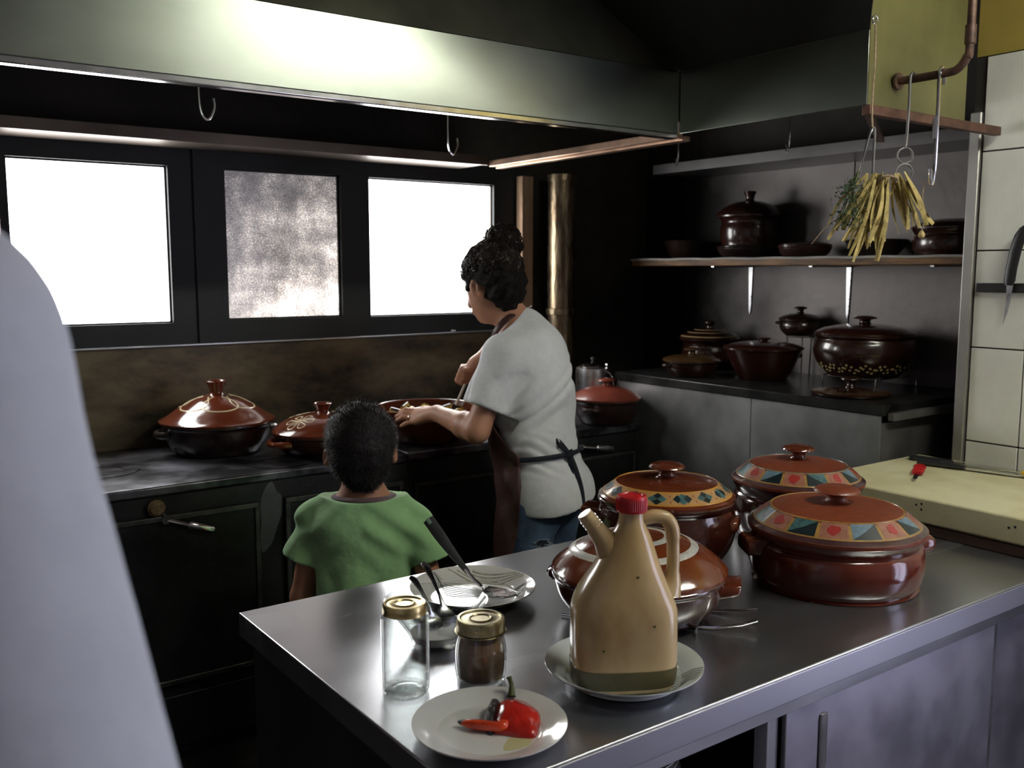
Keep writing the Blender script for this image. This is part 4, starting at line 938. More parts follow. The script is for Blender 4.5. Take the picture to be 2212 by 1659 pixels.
# ------------------------------------------------------------------ glass jars and bowl
def jar(name, loc, label, R, H, neck, lid_m, lid_r, lid_h, belly=False):
    e = empty(name, loc, 0.3, label=label, cat='jar')
    if belly:
        out = [(0, 0), (R * 0.80, 0), (R * 0.93, 0.006), (R, H * 0.30), (R * 0.985, H * 0.55), (R * 0.88, H * 0.74), (neck, H * 0.84), (neck, H)]
    else:
        out = [(0, 0.003), (R * 0.72, 0.003), (R * 0.86, 0.0), (R * 0.97, 0.006), (R, 0.018), (R * 0.985, 0.024), (R, 0.032), (R, H * 0.80), (R * 0.97, H * 0.86), (neck, H * 0.92), (neck, H)]
    pf = fine(out, 3); pf[0] = (0, out[0][1])
    inn = [(max(0, r - 0.0032), max(z, 0.0075)) for r, z in reversed(pf) if r > 0.004]
    mk('glass', MB().lathe(pf + inn + [(0, 0.0075)], 48), GLASS, e)
    lo = mk('lid', MB().lathe([(0, H + 0.001), (lid_r * 0.40, H + 0.001), (lid_r * 0.44, H + 0.0026), (lid_r * 0.52, H + 0.001), (lid_r * 0.80, H + 0.0014), (lid_r * 0.86, H + 0.0034), (lid_r * 0.95, H + 0.003), (lid_r, H), (lid_r * 1.005, H - lid_h * 0.5), (lid_r, H - lid_h + 0.002), (lid_r * 1.015, H - lid_h), (lid_r - 0.0015, H - lid_h), (lid_r - 0.0015, H - 0.001), (0, H - 0.0005)], 48), lid_m, e)
    return e, inn, lo
jar('glass_jar', (0.747, 1.331, TZ), 'tall empty clear glass jar with gold screw lid', 0.0405, 0.150, 0.0335, BRASS, 0.0365, 0.014)
e, inn, lo = jar('spice_jar', (0.873, 1.293, TZ), 'squat glass jar of brown spice with worn gold lid', 0.0445, 0.108, 0.0375, BRASS2, 0.0415, 0.018, belly=True)
fill = [(r - 0.0004, z) for r, z in reversed(inn) if z < 0.075]
fill = [(0, 0.0078)] + [(r, max(z, 0.0078)) for r, z in fill] + [(fill[-1][0] * 0.6, 0.079), (0, 0.077)]
o = mk('spice', MB().lathe(fill, 40), SPICE, e); o['kind'] = 'stuff'
mk('lid_flange', MB().lathe([(0.0376, 0.0865), (0.0435, 0.0865), (0.0445, 0.0885), (0.0376, 0.0895)], 40), BRASS2, lo)
gb = empty('glass_bowl', (0.896, 1.476, TZ), label='clear glass bowl of salt with two spoons behind the jars', cat='bowl')
pf = fine([(0, 0.0), (0.042, 0.0), (0.046, 0.003), (0.052, 0.020), (0.072, 0.050), (0.090, 0.073), (0.098, 0.083)], 3); pf[0] = (0, 0)
mk('glass', MB().lathe(pf + [(0.0975, 0.0845), (0.0955, 0.084)] + [(r - 0.0032, z + 0.0018) for r, z in reversed(pf) if r > 0.05] + [(0.042, 0.006), (0, 0.006)], 56), GLASS, gb)
o = mk('salt', MB().lathe([(0, 0.0064), (0.041, 0.0064), (0.0455, 0.013), (0.049, 0.0235), (0.03, 0.027), (0, 0.025)], 40), SALT, gb); o['kind'] = 'stuff'
def spoon(name, tip, end, label, m=CHROME):
    """table spoon: bowl at TIP, handle end at END"""
    tip = Vector(tip); end = Vector(end); u = (end - tip).normalized(); L = (end - tip).length
    e = empty(name, tip, label=label, cat='spoon')
    s_ = u.cross(Vector((0, 0, 1))).normalized(); n_ = s_.cross(u)
    rings = []
    for t, wd, dz in ((0.0, 0.002, 0.0), (0.02, 0.010, -0.003), (0.08, 0.0185, -0.006), (0.16, 0.0205, -0.007), (0.24, 0.014, -0.004), (0.30, 0.005, 0.0), (0.42, 0.0032, 0.004), (0.65, 0.0042, 0.005), (0.85, 0.0072, 0.002), (0.96, 0.0085, -0.002), (1.0, 0.003, -0.003)):
        c = u * L * t + n_ * dz
        rings.append([c + s_ * wd * math.cos(a) + n_ * 0.0016 * math.sin(a) for a in [2 * math.pi * q / 12 for q in range(12)]])
    nb = 6
    hb = MB().loft(rings[:nb + 1]); hh = MB().loft(rings[nb:])
    mk('spoon_bowl', hb, m, e); mk('handle', hh, m, e)
    return e
spoon('teaspoon', (0.898, 1.468, TZ + 0.031), (0.888, 1.553, TZ + 0.112), 'teaspoon leaning in the glass bowl nearer the empty jar', mat('dark_chrome', (0.35, 0.36, 0.38), 0.2, 1.0))
spoon('teaspoon', (0.925, 1.470, TZ + 0.033), (0.943, 1.600, TZ + 0.118), 'teaspoon leaning in the glass bowl towards the striped plate', mat('dark_chrome', (0.35, 0.36, 0.38), 0.2, 1.0))

# ------------------------------------------------------------------ big serving spoon on the striped plate
ls = empty('serving_spoon', (1.098, 1.612, TZ + 0.018), label='large steel serving spoon with long charcoal plastic handle', cat='spoon')
O = Vector((1.098, 1.612, TZ + 0.018))
def R3(p): return Vector(p) - O
path = [R3((1.100, 1.640, 0.879)), R3((1.090, 1.672, 0.905)), R3((1.075, 1.710, 0.942)), R3((1.060, 1.757, 0.988)), R3((1.056, 1.769, 1.000))]
axis = (path[-1] - path[0]).normalized()
P = smoothpath(path, 5)
mk('handle', MB().tube(P[4:], [0.0055 + 0.0075 * min(1, i / 9) for i in range(len(P) - 4)], 12, flat=0.5, flatdir=look), GREYPLASTIC, ls)
hh = P[-3] - look * 0.0066
mk('hang_hole', MB().tube([hh - axis * 0.007 - look * 0.0003, hh + axis * 0.007 - look * 0.0003], 0.0042, 12, flat=0.15, flatdir=look), mat('hang_hole_green', (0.25, 0.38, 0.28), 0.6), ls)
mk('neck', MB().tube(smoothpath([P[5], P[2], R3((1.103, 1.628, 0.876)), R3((1.098, 1.600, 0.874))], 4), [0.004] * 10 + [0.006, 0.008, 0.010], 10), CHROME, ls)
rings = []
c0 = R3((1.098, 1.606, 0.8745)); c1 = R3((1.112, 1.512, 0.884)); uu = (c1 - c0).normalized(); ss = uu.cross(Vector((0, 0, 1))).normalized(); nn = ss.cross(uu)
for t, wd, dz in ((0, 0.009, 0.003), (0.12, 0.020, 0.0), (0.3, 0.031, -0.004), (0.55, 0.035, -0.006), (0.8, 0.030, -0.003), (0.93, 0.018, 0.001), (1.0, 0.004, 0.003)):
    c = c0 + (c1 - c0) * t
    rings.append([c + ss * wd * math.cos(a) + nn * (dz + 0.0045 * (abs(math.cos(a)) ** 2) + 0.0012 * math.sin(a)) for a in [2 * math.pi * q / 20 for q in range(20)]])
mk('spoon_bowl', MB().loft(rings), mat('hazy_steel', (0.5, 0.52, 0.5), 0.22, 1.0, var=0.3, scale=60, rvar=0.1), ls)
sauce = mk('sauce_smear', MB().poly([c0 + (c1 - c0) * (0.62 + 0.26 * math.cos(a)) + ss * 0.023 * math.sin(a) + nn * 0.0012 for a in [2 * math.pi * q / 18 for q in range(18)]], nn * 0.0012), mat('sauce_film', (0.09, 0.03, 0.025), 0.08, 0, coat=0.6, bump=0.3, bscale=200), ls)

# ------------------------------------------------------------------ cutting board and knives
cb = empty('cutting_board', (2.325, 1.02, TZ), label='thick worn cream cutting board on dark base by tiled wall', cat='board')
mk('base', MB().box((0.0, 0.01, 0), (0.54, 0.66, 0.030)), BOARDBASE, cb, bevel=0.003)
mk('slab', MB().box((-0.004, 0, 0.0305), (0.548, 0.672, 0.100)), BOARD, cb, bevel=0.006, bseg=3)
for y, z in ((0.33, 0.083), (0.345, 0.078), (0.33, 0.068), (0.10, 0.070), (0.085, 0.075), (0.02, 0.065)):
    mk('burn_mark', MB().lathe([(0, 0), (0.0035, 0), (0.003, 0.0005), (0, 0.0007)], 8), SOOT, cb, loc=(-0.0042, y, z), rot=(0, -math.pi / 2, 0))
BZ = TZ + 0.1004
def knife(name, loc, rz, label, hm, hl, bl, bw, hw=0.012, roll=0.0):
    """knife lying along local +X: handle from 0 to hl, blade beyond"""
    e = empty(name, loc, rz, label=label, cat='knife')
    rings = []
    for t, wd, hh in ((0.0, 0.6, 0.75), (0.03, 1.0, 1.0), (0.12, 1.12, 1.05), (0.35, 0.85, 0.95), (0.65, 1.0, 1.0), (0.92, 0.95, 0.95), (1.0, 0.75, 0.8)):
        rings.append([(hl * t, hw * wd * math.cos(a), 0.0085 + 0.008 * hh * math.sin(a)) for a in [2 * math.pi * q / 16 for q in range(16)]])
    mk('handle', MB().loft(rings), hm, e)
    for t in (0.12, 0.5) if hm is BLACKPLASTIC else ():
        mk('rivet', MB().lathe([(0, 0.0172), (0.0028, 0.0170), (0.003, 0.0155), (0, 0.015)], 12, (hl * t, 0, 0)), CHROME, e)
    z0, z1 = 0.0078, 0.0092
    prof = [(hl, -bw * 0.35), (hl + bl * 0.72, -bw * 0.40), (hl + bl, bw * 0.10), (hl + bl * 0.8, bw * 0.42), (hl + 0.012, bw * 0.55), (hl, bw * 0.35)]
    mk('blade', MB().poly([(x, y, z0) for x, y in prof], (0, 0, z1 - z0)), CHROME, e)
    return e
knife('paring_knife', (2.655, 1.555, BZ), math.atan2(-0.10, -0.20), 'small knife with short red handle on the cutting board', REDPLASTIC, 0.11, 0.10, 0.014, 0.017)
knife('chef_knife', (2.765, 1.655, BZ), math.radians(-79), 'black handled knife lying closest to the tiled wall', BLACKPLASTIC, 0.13, 0.26, 0.032, 0.015)
knife('bread_knife', (2.715, 1.60, BZ), math.radians(-78), 'second black handled knife lying alongside the one by the tiles', BLACKPLASTIC, 0.14, 0.27, 0.028, 0.014)
knife('yellow_knife', (2.80, 1.325, BZ), math.radians(-80), 'yellow handled utensil poking in at the right picture edge', YELLOWPL, 0.10, 0.12, 0.02, 0.010)
# knife rail on the tiles with a hanging knife
kr_ = boxo('knife_rail', (2.862, 0.75, 1.481), (2.8792, 1.527, 1.509), mat('black_rail', (0.012, 0.011, 0.011), 0.5), bevel=0.003)
tag(kr_, 'black magnetic knife rail across the white tiles', 'rail')
hk = empty('hanging_knife', (2.855, 1.40, 1.485), label='black handled knife hanging on the magnetic rail', cat='knife')
rings = []
for z, y, wd in ((0.018, 0.022, 0.010), (0.03, 0.020, 0.017), (0.07, 0.016, 0.017), (0.12, 0.008, 0.018), (0.165, -0.004, 0.017), (0.185, -0.012, 0.012), (0.192, -0.016, 0.004)):
    rings.append([(-0.004 + 0.009 * math.cos(a), y + wd * math.sin(a), z) for a in [2 * math.pi * q / 14 for q in range(14)]])
mk('handle', MB().loft(rings), BLACKPLASTIC, hk)
mk('blade', MB().poly([(0, 0.010, 0.02), (0, 0.030, 0.02), (0, 0.028, -0.03), (0, 0.034, -0.098), (0, 0.022, -0.06), (0, 0.014, -0.01)], (0.002, 0, 0)), STEEL, hk)

# ------------------------------------------------------------------ pipe, hooks, hanging herbs
pi = empty('gas_pipe', (2.33, 1.484, 2.04), label='bent brown pipe below the ceiling that carries the hooks', cat='pipe')
mk('pipe_run', MB().tube(smoothpath([(0, 0, 0), (0, -0.13, 0), (0, -0.165, 0.006), (0, -0.185, 0.03), (0, -0.192, 0.07), (0, -0.192, 0.40), (0, -0.192, 0.705)], 6), 0.0105, 14), RUST, pi)
mk('coupling', MB().tube([(0, -0.192, 0.06), (0, -0.192, 0.105)], 0.0135, 14), RUST, pi)
mk('flange', MB().tube([(0, -0.006, 0), (0, 0.0, 0)], 0.022, 16), RUST, pi)
def hook_path(top, length, r=0.02, bend=(0, 1, 0)):
    b = Vector(bend)
    return smoothpath([top + b * r * 2.0 + Vector((0, 0, -0.02)), top + b * r * 1.9 + Vector((0, 0, 0.008)), top + b * r + Vector((0, 0, 0.021)), top + Vector((0, 0, 0.004)), top + Vector((0, 0, -length * 0.3)), top + Vector((0, 0, -length * 0.78)), top + Vector((0, 0, -length * 0.92)) - b * r * 0.4, top + Vector((0, 0, -length)) - b * r * 1.0, top + Vector((0, 0, -length * 0.94)) - b * r * 1.8, top + Vector((0, 0, -length * 0.86)) - b * r * 1.9], 6)
xd = (1, 0, 0)
h3 = empty('meat_hook', (2.314, 1.358, 2.034), label='long chrome hook hanging furthest right on the pipe', cat='hook')
mk('shank', MB().tube(hook_path(Vector((0, 0, 0)), 0.27, 0.0105, xd), 0.0048, 10), CHROME, h3)
mk('sleeve', MB().tube([(0, 0.004, -0.10), (0, 0.004, -0.155)], 0.008, 10), CHROME, h3)
h2 = empty('chain_hook', (2.318, 1.440, 2.034), label='thin dark hook with two ring links hanging on the pipe', cat='hook')
mk('shank', MB().tube(smoothpath([(0.022, 0, 0.0), (0.022, 0, 0.014), (0.011, 0, 0.0215), (0, 0, 0.006), (0, 0, -0.06), (-0.004, 0, -0.15), (-0.01, 0, -0.17)], 5), 0.0035, 8), GRIME_STEEL, h2)
for z, rr in ((-0.19, 0.020), (-0.233, 0.0215)):
    mk('ring_link', MB().tube([(-0.008 + rr * math.cos(t) * 0.81, -rr * math.cos(t) * 0.58, z + rr * math.sin(t)) for t in [2 * math.pi * q / 24 for q in range(25)]], 0.0028, 8, caps=False), GRIME_STEEL, h2)
mk('tail_wire', MB().tube(smoothpath([(-0.008, 0, -0.25), (-0.004, 0.01, -0.28), (-0.018, 0, -0.31), (-0.004, 0, -0.35)], 4), 0.004, 8), RUST, h2)
rp = empty('rope_hanger', (2.186, 1.462, 2.17), label='rope and bent wire hook holding the dried herbs', cat='rope')
mk('ring', MB().tube([(0.010 * math.cos(t), 0, 0.010 * math.sin(t)) for t in [2 * math.pi * q / 20 for q in range(21)]], 0.0025, 8, caps=False), CHROME, rp)
mk('rope', MB().tube(smoothpath([(0.003, 0, -0.008), (0.004, -0.002, -0.10), (0.003, 0, -0.2), (0.006, -0.002, -0.262)], 6), 0.0024, 8), TWINE, rp)
mk('wire_fork', MB().tube(smoothpath([(-0.022, 0.010, -0.375), (-0.010, 0.006, -0.32), (0.003, 0, -0.27), (0.009, -0.002, -0.262), (0.013, -0.004, -0.27), (0.013, -0.004, -0.33), (0.012, -0.004, -0.385)], 5), 0.0032, 8), CHROME, rp)
# green oregano bunch
rv = random.Random(12)
gh = empty('green_herb_bunch', (2.150, 1.478, 1.80), label='small bunch of dried green oregano left of the yellow strips', cat='herbs')
stems = MB()
for q in range(9):
    stems.tube(smoothpath([(0.010, -0.006, 0.0), (0.0 + rv.uniform(-.012, .012), rv.uniform(-.012, .012), -0.05), (-0.012 + rv.uniform(-.03, .03), 0.004 + rv.uniform(-.03, .03), -0.13)], 4), 0.0012, 5)
mk('stems', stems, STEMG, gh)['kind'] = 'stuff'
lv = MB()
for q in range(420):
    t = rv.random(); sp_ = 0.012 + 0.030 * math.sin(min(1, t * 1.15) * 2.6)
    c = Vector((-0.012 * t + rv.gauss(0, 1) * sp_ * 0.55, 0.005 + rv.gauss(0, 1) * sp_ * 0.55, -0.02 - 0.125 * t))
    a = Vector((rv.gauss(0, 1), rv.gauss(0, 1), rv.gauss(0, 1))).normalized(); b = a.orthogonal().normalized(); L = rv.uniform(0.006, 0.011); Wd = L * 0.36; n_ = a.cross(b) * L * 0.12
    lv.add([c, c + a * L * .35 + b * Wd + n_, c + a * L * .75 + b * Wd * .7 + n_, c + a * L, c + a * L * .75 - b * Wd * .7 + n_, c + a * L * .35 - b * Wd + n_], [(0, 1, 2, 3), (0, 3, 4, 5)])
mk('leaves', lv, HERB_G, gh)['kind'] = 'stuff'
mk('stray_twig', MB().tube(smoothpath([(-0.005, 0.02, -0.115), (-0.035, 0.045, -0.135), (-0.07, 0.07, -0.185)], 5), 0.0012, 5), TWINE, gh)
# yellow dried strips, each a part of the bunch
yh = empty('dried_strip_bunch', (2.222, 1.440, 1.785), label='hanging bunch of dried yellow strips below the hooks', cat='herbs')
mk('tie', MB().tube([(0.026 * math.cos(t), -0.012 + 0.02 * math.sin(t), -0.004 + 0.004 * math.sin(2 * t)) for t in [2 * math.pi * q / 20 for q in range(21)]], 0.003, 6), TWINE, yh)
lat = rt
for q in range(62):
    u = rv.uniform(-1, 1)
    wide = 0.085 * u
    right = u > 0.35
    Ln = rv.uniform(0.09, 0.14) if right else rv.uniform(0.11, 0.205) * (1 - 0.25 * max(0, -u - 0.5))
    top = Vector((0, 0, 0)) + lat * (0.040 * u + (0.012 if right else -0.006)) + fw * rv.uniform(-0.018, 0.018) + Vector((0, 0, rv.uniform(-0.022, 0.012)))
    end = top + lat * (wide * rv.uniform(0.2, 1.0) + (-0.022 if not right else 0.012)) + fw * rv.uniform(-0.025, 0.025) + Vector((0, 0, -Ln))
    if q < 4: end = top + lat * (-0.085 - 0.01 * q) + Vector((0, 0, -0.12 - 0.012 * q))
    mid = (top + end) / 2 + lat * rv.uniform(-0.014, 0.014) + fw * rv.uniform(-0.012, 0.012)
    P = smoothpath([top, mid, end], 5); tw = rv.uniform(0, 3.14); wd = rv.uniform(0.0035, 0.0065)
    rings = []
    for i, p in enumerate(P):
        t = (P[min(i + 1, len(P) - 1)] - P[max(i - 1, 0)]).normalized(); a = t.orthogonal().normalized(); b = t.cross(a); an = tw + 0.12 * i
        s_ = (a * math.cos(an) + b * math.sin(an)) * wd * (0.7 + 0.5 * math.sin(3.0 * i / len(P))); n_ = t.cross(s_).normalized() * 0.0011
        rings.append([p - s_, p - s_ * 0.3 + n_, p + s_, p - s_ * 0.2 - n_])
    mk('strip', MB().loft(rings), HERB_Y, yh)
gs = empty('garlic_string', (2.300, 1.372, 1.775), label='knotted string with a dry garlic clove below the chrome hook', cat='string')
mk('string', MB().tube(smoothpath([(0, 0, 0.0), (-0.006, 0.004, -0.04), (0.004, 0, -0.085), (-0.004, 0.002, -0.125)], 6), 0.0017, 6), TWINE, gs)
mk('clove', MB().lathe(fine([(0, 0.0), (0.006, 0.002), (0.0085, 0.009), (0.005, 0.017), (0.002, 0.021)], 3) + [(0, 0.022)], 14, (-0.004, 0.002, -0.146)), mat('dry_garlic', (0.45, 0.34, 0.15), 0.7, 0, var=0.3, scale=60), gs)
# ================================================================== PEOPLE (bodies grown from smooth distance fields)
V = lambda *a: np.array(a, dtype=float)
class Field:
    def __init__(s, lo, hi, h):
        s.lo = np.array(lo, float); s.h = h
        s.n = np.ceil((np.array(hi) - s.lo) / h).astype(int) + 1
        s.D = np.full(s.n, 0.06, dtype=np.float32)
        s.ax = [s.lo[i] + h * np.arange(s.n[i]) for i in range(3)]
    def _block(s, blo, bhi):
        i0 = np.maximum(0, np.floor((blo - s.lo) / s.h).astype(int)); i1 = np.minimum(s.n, np.ceil((bhi - s.lo) / s.h).astype(int) + 1)
        if np.any(i1 <= i0): return None
        sl = tuple(slice(a, b) for a, b in zip(i0, i1))
        X, Y, Z = np.meshgrid(*[s.ax[i][sl[i]] for i in range(3)], indexing='ij')
        return sl, X, Y, Z
    def _put(s, sl, d, k, op):
        a = s.D[sl]
        if op == 'add':
            if k > 0:
                hh = np.maximum(k - np.abs(a - d), 0) / k; s.D[sl] = np.minimum(a, d) - hh * hh * k / 4
            else: s.D[sl] = np.minimum(a, d)
        elif op == 'cut':
            s.D[sl] = np.maximum(a, -d)
    def cone(s, a, b, ra, rb, k=0.02, ax=None, sq=1.0, op='add'):
        a = np.array(a, float); b = np.array(b, float); m = max(ra, rb) / min(1, 1) + k + 3 * s.h + 0.02
        blk = s._block(np.minimum(a, b) - m, np.maximum(a, b) + m)
        if blk is None: return s
        sl, X, Y, Z = blk
        ab = b - a
        px, py, pz = X - a[0], Y - a[1], Z - a[2]
        if ax is not None and sq != 1.0:
            ax = np.array(ax, float); ax /= np.linalg.norm(ax); g = 1 / sq - 1
            w_ = (px * ax[0] + py * ax[1] + pz * ax[2]) * g
            px = px + w_ * ax[0]; py = py + w_ * ax[1]; pz = pz + w_ * ax[2]
            ab = ab + ax * (ab @ ax) * g
        L2 = max(ab @ ab, 1e-9)
        t = np.clip((px * ab[0] + py * ab[1] + pz * ab[2]) / L2, 0, 1)
        d = np.sqrt((px - t * ab[0]) ** 2 + (py - t * ab[1]) ** 2 + (pz - t * ab[2]) ** 2) - (ra + (rb - ra) * t)
        s._put(sl, d * (0.5 + 0.5 * sq), k, op); return s
    def ball(s, c, r, k=0.02, op='add', ax=None, sq=1.0):
        return s.cone(c, np.array(c, float) + 1e-5, r, r, k, ax, sq, op)
    def ell(s, c, axes, rad, k=0.02, op='add'):
        """ellipsoid: AXES three unit vectors, RAD three radii"""
        c = np.array(c, float); m = max(rad) + k + 3 * s.h
        blk = s._block(c - m, c + m)
        if blk is None: return s
        sl, X, Y, Z = blk
        q = 0; q2 = 0
        for u, r in zip(axes, rad):
            w_ = (X - c[0]) * u[0] + (Y - c[1]) * u[1] + (Z - c[2]) * u[2]
            q = q + (w_ / r) ** 2; q2 = q2 + (w_ / (r * r)) ** 2
        k0 = np.sqrt(q) + 1e-9; k1 = np.sqrt(q2) + 1e-9
        s._put(sl, k0 * (k0 - 1) / k1, k, op); return s
    def plane(s, p, n):
        """keep only the side that N points away from"""
        X, Y, Z = np.meshgrid(*s.ax, indexing='ij'); n = np.array(n, float); n /= np.linalg.norm(n); p = np.array(p, float)
        s.D = np.maximum(s.D, ((X - p[0]) * n[0] + (Y - p[1]) * n[1] + (Z - p[2]) * n[2]).astype(np.float32)); return s
    def warp(s, fn):
        X, Y, Z = np.meshgrid(*s.ax, indexing='ij'); s.D = (s.D + fn(X, Y, Z)).astype(np.float32); return s
    def mesh(s, name, origin=(0, 0, 0)):
        D = s.D; D[0] = D[-1] = 0.05; D[:, 0] = D[:, -1] = 0.05; D[:, :, 0] = D[:, :, -1] = 0.05
        I = D < 0; n = s.n
        c = [(0,0,0),(1,0,0),(0,1,0),(1,1,0),(0,0,1),(1,0,1),(0,1,1),(1,1,1)]
        cnt = sum(I[a:n[0]-1+a, b:n[1]-1+b, e:n[2]-1+e].astype(np.int8) for a, b, e in c)
        act = np.argwhere((cnt > 0) & (cnt < 8))
        vals = np.stack([D[act[:, 0] + a, act[:, 1] + b, act[:, 2] + e] for a, b, e in c], 1).astype(float)
        E = [(0,1),(2,3),(4,5),(6,7),(0,2),(1,3),(4,6),(5,7),(0,4),(1,5),(2,6),(3,7)]
        P = np.zeros((len(act), 3)); N = np.zeros(len(act))
        for i, j in E:
            cr = (vals[:, i] < 0) != (vals[:, j] < 0)
            t = np.where(cr, vals[:, i] / (vals[:, i] - vals[:, j] + 1e-12), 0)
            ci = np.array(c[i], float); cj = np.array(c[j], float)
            P += np.where(cr[:, None], ci + (cj - ci) * t[:, None], 0); N += cr
        P = act + P / N[:, None]
        vid = np.full(np.array(n) - 1, -1, dtype=np.int64); vid[act[:, 0], act[:, 1], act[:, 2]] = np.arange(len(act))
        quads = []
        for ax in range(3):
            u, v = (ax + 1) % 3, (ax + 2) % 3
            A = I; sl0 = [slice(None)] * 3; sl1 = [slice(None)] * 3; sl0[ax] = slice(0, -1); sl1[ax] = slice(1, None)
            ch = I[tuple(sl0)] != I[tuple(sl1)]
            idx = np.argwhere(ch)
            ok = (idx[:, u] > 0) & (idx[:, v] > 0) & (idx[:, u] < n[u] - 1) & (idx[:, v] < n[v] - 1); idx = idx[ok]
            def cell(du, dv):
                q = idx.copy(); q[:, u] += du; q[:, v] += dv; return vid[q[:, 0], q[:, 1], q[:, 2]]
            q = np.stack([cell(-1, -1), cell(0, -1), cell(0, 0), cell(-1, 0)], 1)
            ins = I[idx[:, 0], idx[:, 1], idx[:, 2]]
            q[~ins] = q[~ins][:, ::-1]
            quads.append(q)
        Q = np.concatenate(quads); Q = Q[(Q >= 0).all(1)]
        W = s.lo + P * s.h - np.array(origin, float)
        me = bpy.data.meshes.new(name); me.from_pydata(W.tolist(), [], Q.tolist()); me.update()
        me.polygons.foreach_set('use_smooth', [True] * len(me.polygons))
        return me
def wave(X, Y, Z, seed, n=6, f=(20, 60), amp=0.002, dirs=None):
    r = np.random.RandomState(seed); o = 0
    for i in range(n):
        d = r.normal(size=3) if dirs is None else np.array(dirs[i % len(dirs)], float) + r.normal(size=3) * 0.25
        d /= np.linalg.norm(d); o = o + np.sin((X * d[0] + Y * d[1] + Z * d[2]) * r.uniform(*f) + r.uniform(0, 6.28)) / n ** 0.5
    return o * amp
def flo(name, me, m, parent=None, loc=None, smoothing=2):
    o = link(name, me, m, parent, loc, smooth=False)
    if smoothing:
        sm = o.modifiers.new('smooth', 'SMOOTH'); sm.iterations = smoothing; sm.factor = 0.5
    return o
def unit(v): v = np.array(v, float); return v / np.linalg.norm(v)
RT = np.array(rt); FW = np.array(fw); UP = V(0, 0, 1)

# ------------------------------------------------------------------ the woman at the range
K = {'pelvis':V(1.869,2.387,0.849), 'waist':V(1.853,2.412,0.977), 'chest':V(1.855,2.435,1.157), 'upper':V(1.849,2.463,1.284), 'neckb':V(1.837,2.497,1.370), 'neckt':V(1.802,2.535,1.440), 'head':V(1.787,2.558,1.520), 'ear':V(1.698,2.518,1.469), 'bun':V(1.821,2.558,1.633),
     'shL':V(1.735,2.428,1.275), 'elL':V(1.636,2.440,1.050), 'wrL':V(1.634,2.672,1.074),
     'shR':V(1.930,2.504,1.280), 'elR':V(1.942,2.735,1.285), 'wrR':V(1.880,2.805,1.215), 'haR':V(1.866,2.835,1.172)}
hW = unit(-0.866 * RT + 0.5 * FW); lW = np.cross(UP, hW); WO = (1.86, 2.40, 0.0)
hH = unit(-0.74 * RT + 0.64 * FW - 0.40 * UP); lH = unit(np.cross(UP, hH)); uH = np.cross(hH, lH)
B = Field((1.40, 2.10, -0.01), (2.20, 3.0, 1.70), 0.0055)
# legs, pelvis, torso
for s_ in (-1, 1):
    hip = K['pelvis'] + lW * 0.075 * s_ + V(0, 0, -0.06); kn = V(hip[0], hip[1], 0.46) + hW * 0.05 + lW * 0.02 * s_; an = V(hip[0], hip[1], 0.085) - hW * 0.01 + lW * 0.035 * s_
    B.cone(hip, kn, 0.070, 0.052, 0.02); B.cone(kn, an, 0.052, 0.034, 0.02); B.cone(an + V(0, 0, -0.045), an + hW * 0.13 + V(0, 0, -0.055), 0.032, 0.026, 0.02)
B.cone(K['pelvis'] + lW * 0.035, K['pelvis'] - lW * 0.035, 0.085, 0.085, 0.03); B.cone(K['pelvis'], K['waist'], 0.090, 0.090, 0.03, hW, 0.85)
B.cone(K['waist'], K['chest'], 0.095, 0.108, 0.03, hW, 0.75); B.cone(K['chest'], K['upper'], 0.110, 0.105, 0.03, hW, 0.7)
B.cone(K['shL'], K['shR'], 0.05, 0.05, 0.05); B.cone(K['upper'], K['neckb'], 0.09, 0.055, 0.05)
B.cone(K['neckb'] + V(0, 0, -0.02), K['neckt'] + V(0, 0, 0.01), 0.054, 0.05, 0.03)
# head
K['head'] = K['head'] - RT * 0.016; hc = K['head']
B.ell(hc + uH * 0.012 - hH * 0.012, (hH, lH, uH), (0.098, 0.077, 0.092), 0.02)
B.ell(hc + hH * 0.030 - uH * 0.055, (hH, lH, uH), (0.062, 0.060, 0.075), 0.03)
B.cone(hc + hH * 0.050 - uH * 0.105, hc + hH * 0.070 - uH * 0.108, 0.030, 0.020, 0.03)
B.cone(hc + hH * 0.090 - uH * 0.012, hc + hH * 0.108 - uH * 0.050, 0.010, 0.014, 0.014)
B.cone(hc + hH * 0.085 - uH * 0.082 + lH * 0.018, hc + hH * 0.085 - uH * 0.082 - lH * 0.018, 0.011, 0.011, 0.012)
for s_ in (-1, 1):
    B.ball(hc + hH * 0.082 + uH * 0.0 + lH * 0.031 * s_, 0.011, 0.008, 'cut')
    B.ball(hc + hH * 0.074 + uH * 0.0 + lH * 0.031 * s_, 0.0115, 0.004)
    ec = hc - hH * 0.002 - uH * 0.030 + lH * 0.080 * s_
    ea = unit(lH * s_ * 0.9 - hH * 0.45); eu = unit(uH - hH * 0.15); ef = np.cross(eu, ea)
    B.ell(ec, (ea, eu, ef), (0.012, 0.032, 0.020), 0.006)
    B.ell(ec + ea * 0.011 + ef * (-0.002), (ea, eu, ef), (0.008, 0.019, 0.010), 0.0, 'cut')
# arms
def arm(F, sh, el, wr, r=(0.043, 0.036, 0.038, 0.025)):
    F.cone(sh, el, r[0], r[1], 0.03); mid = el + (wr - el) * 0.28; F.cone(el, mid, r[1] * 0.98, r[2], 0.02); F.cone(mid, wr, r[2], r[3], 0.02)
arm(B, K['shL'], K['elL'], K['wrL'], (0.047, 0.040, 0.041, 0.026)); arm(B, K['shR'], K['elR'], K['wrR'], (0.044, 0.037, 0.037, 0.026))
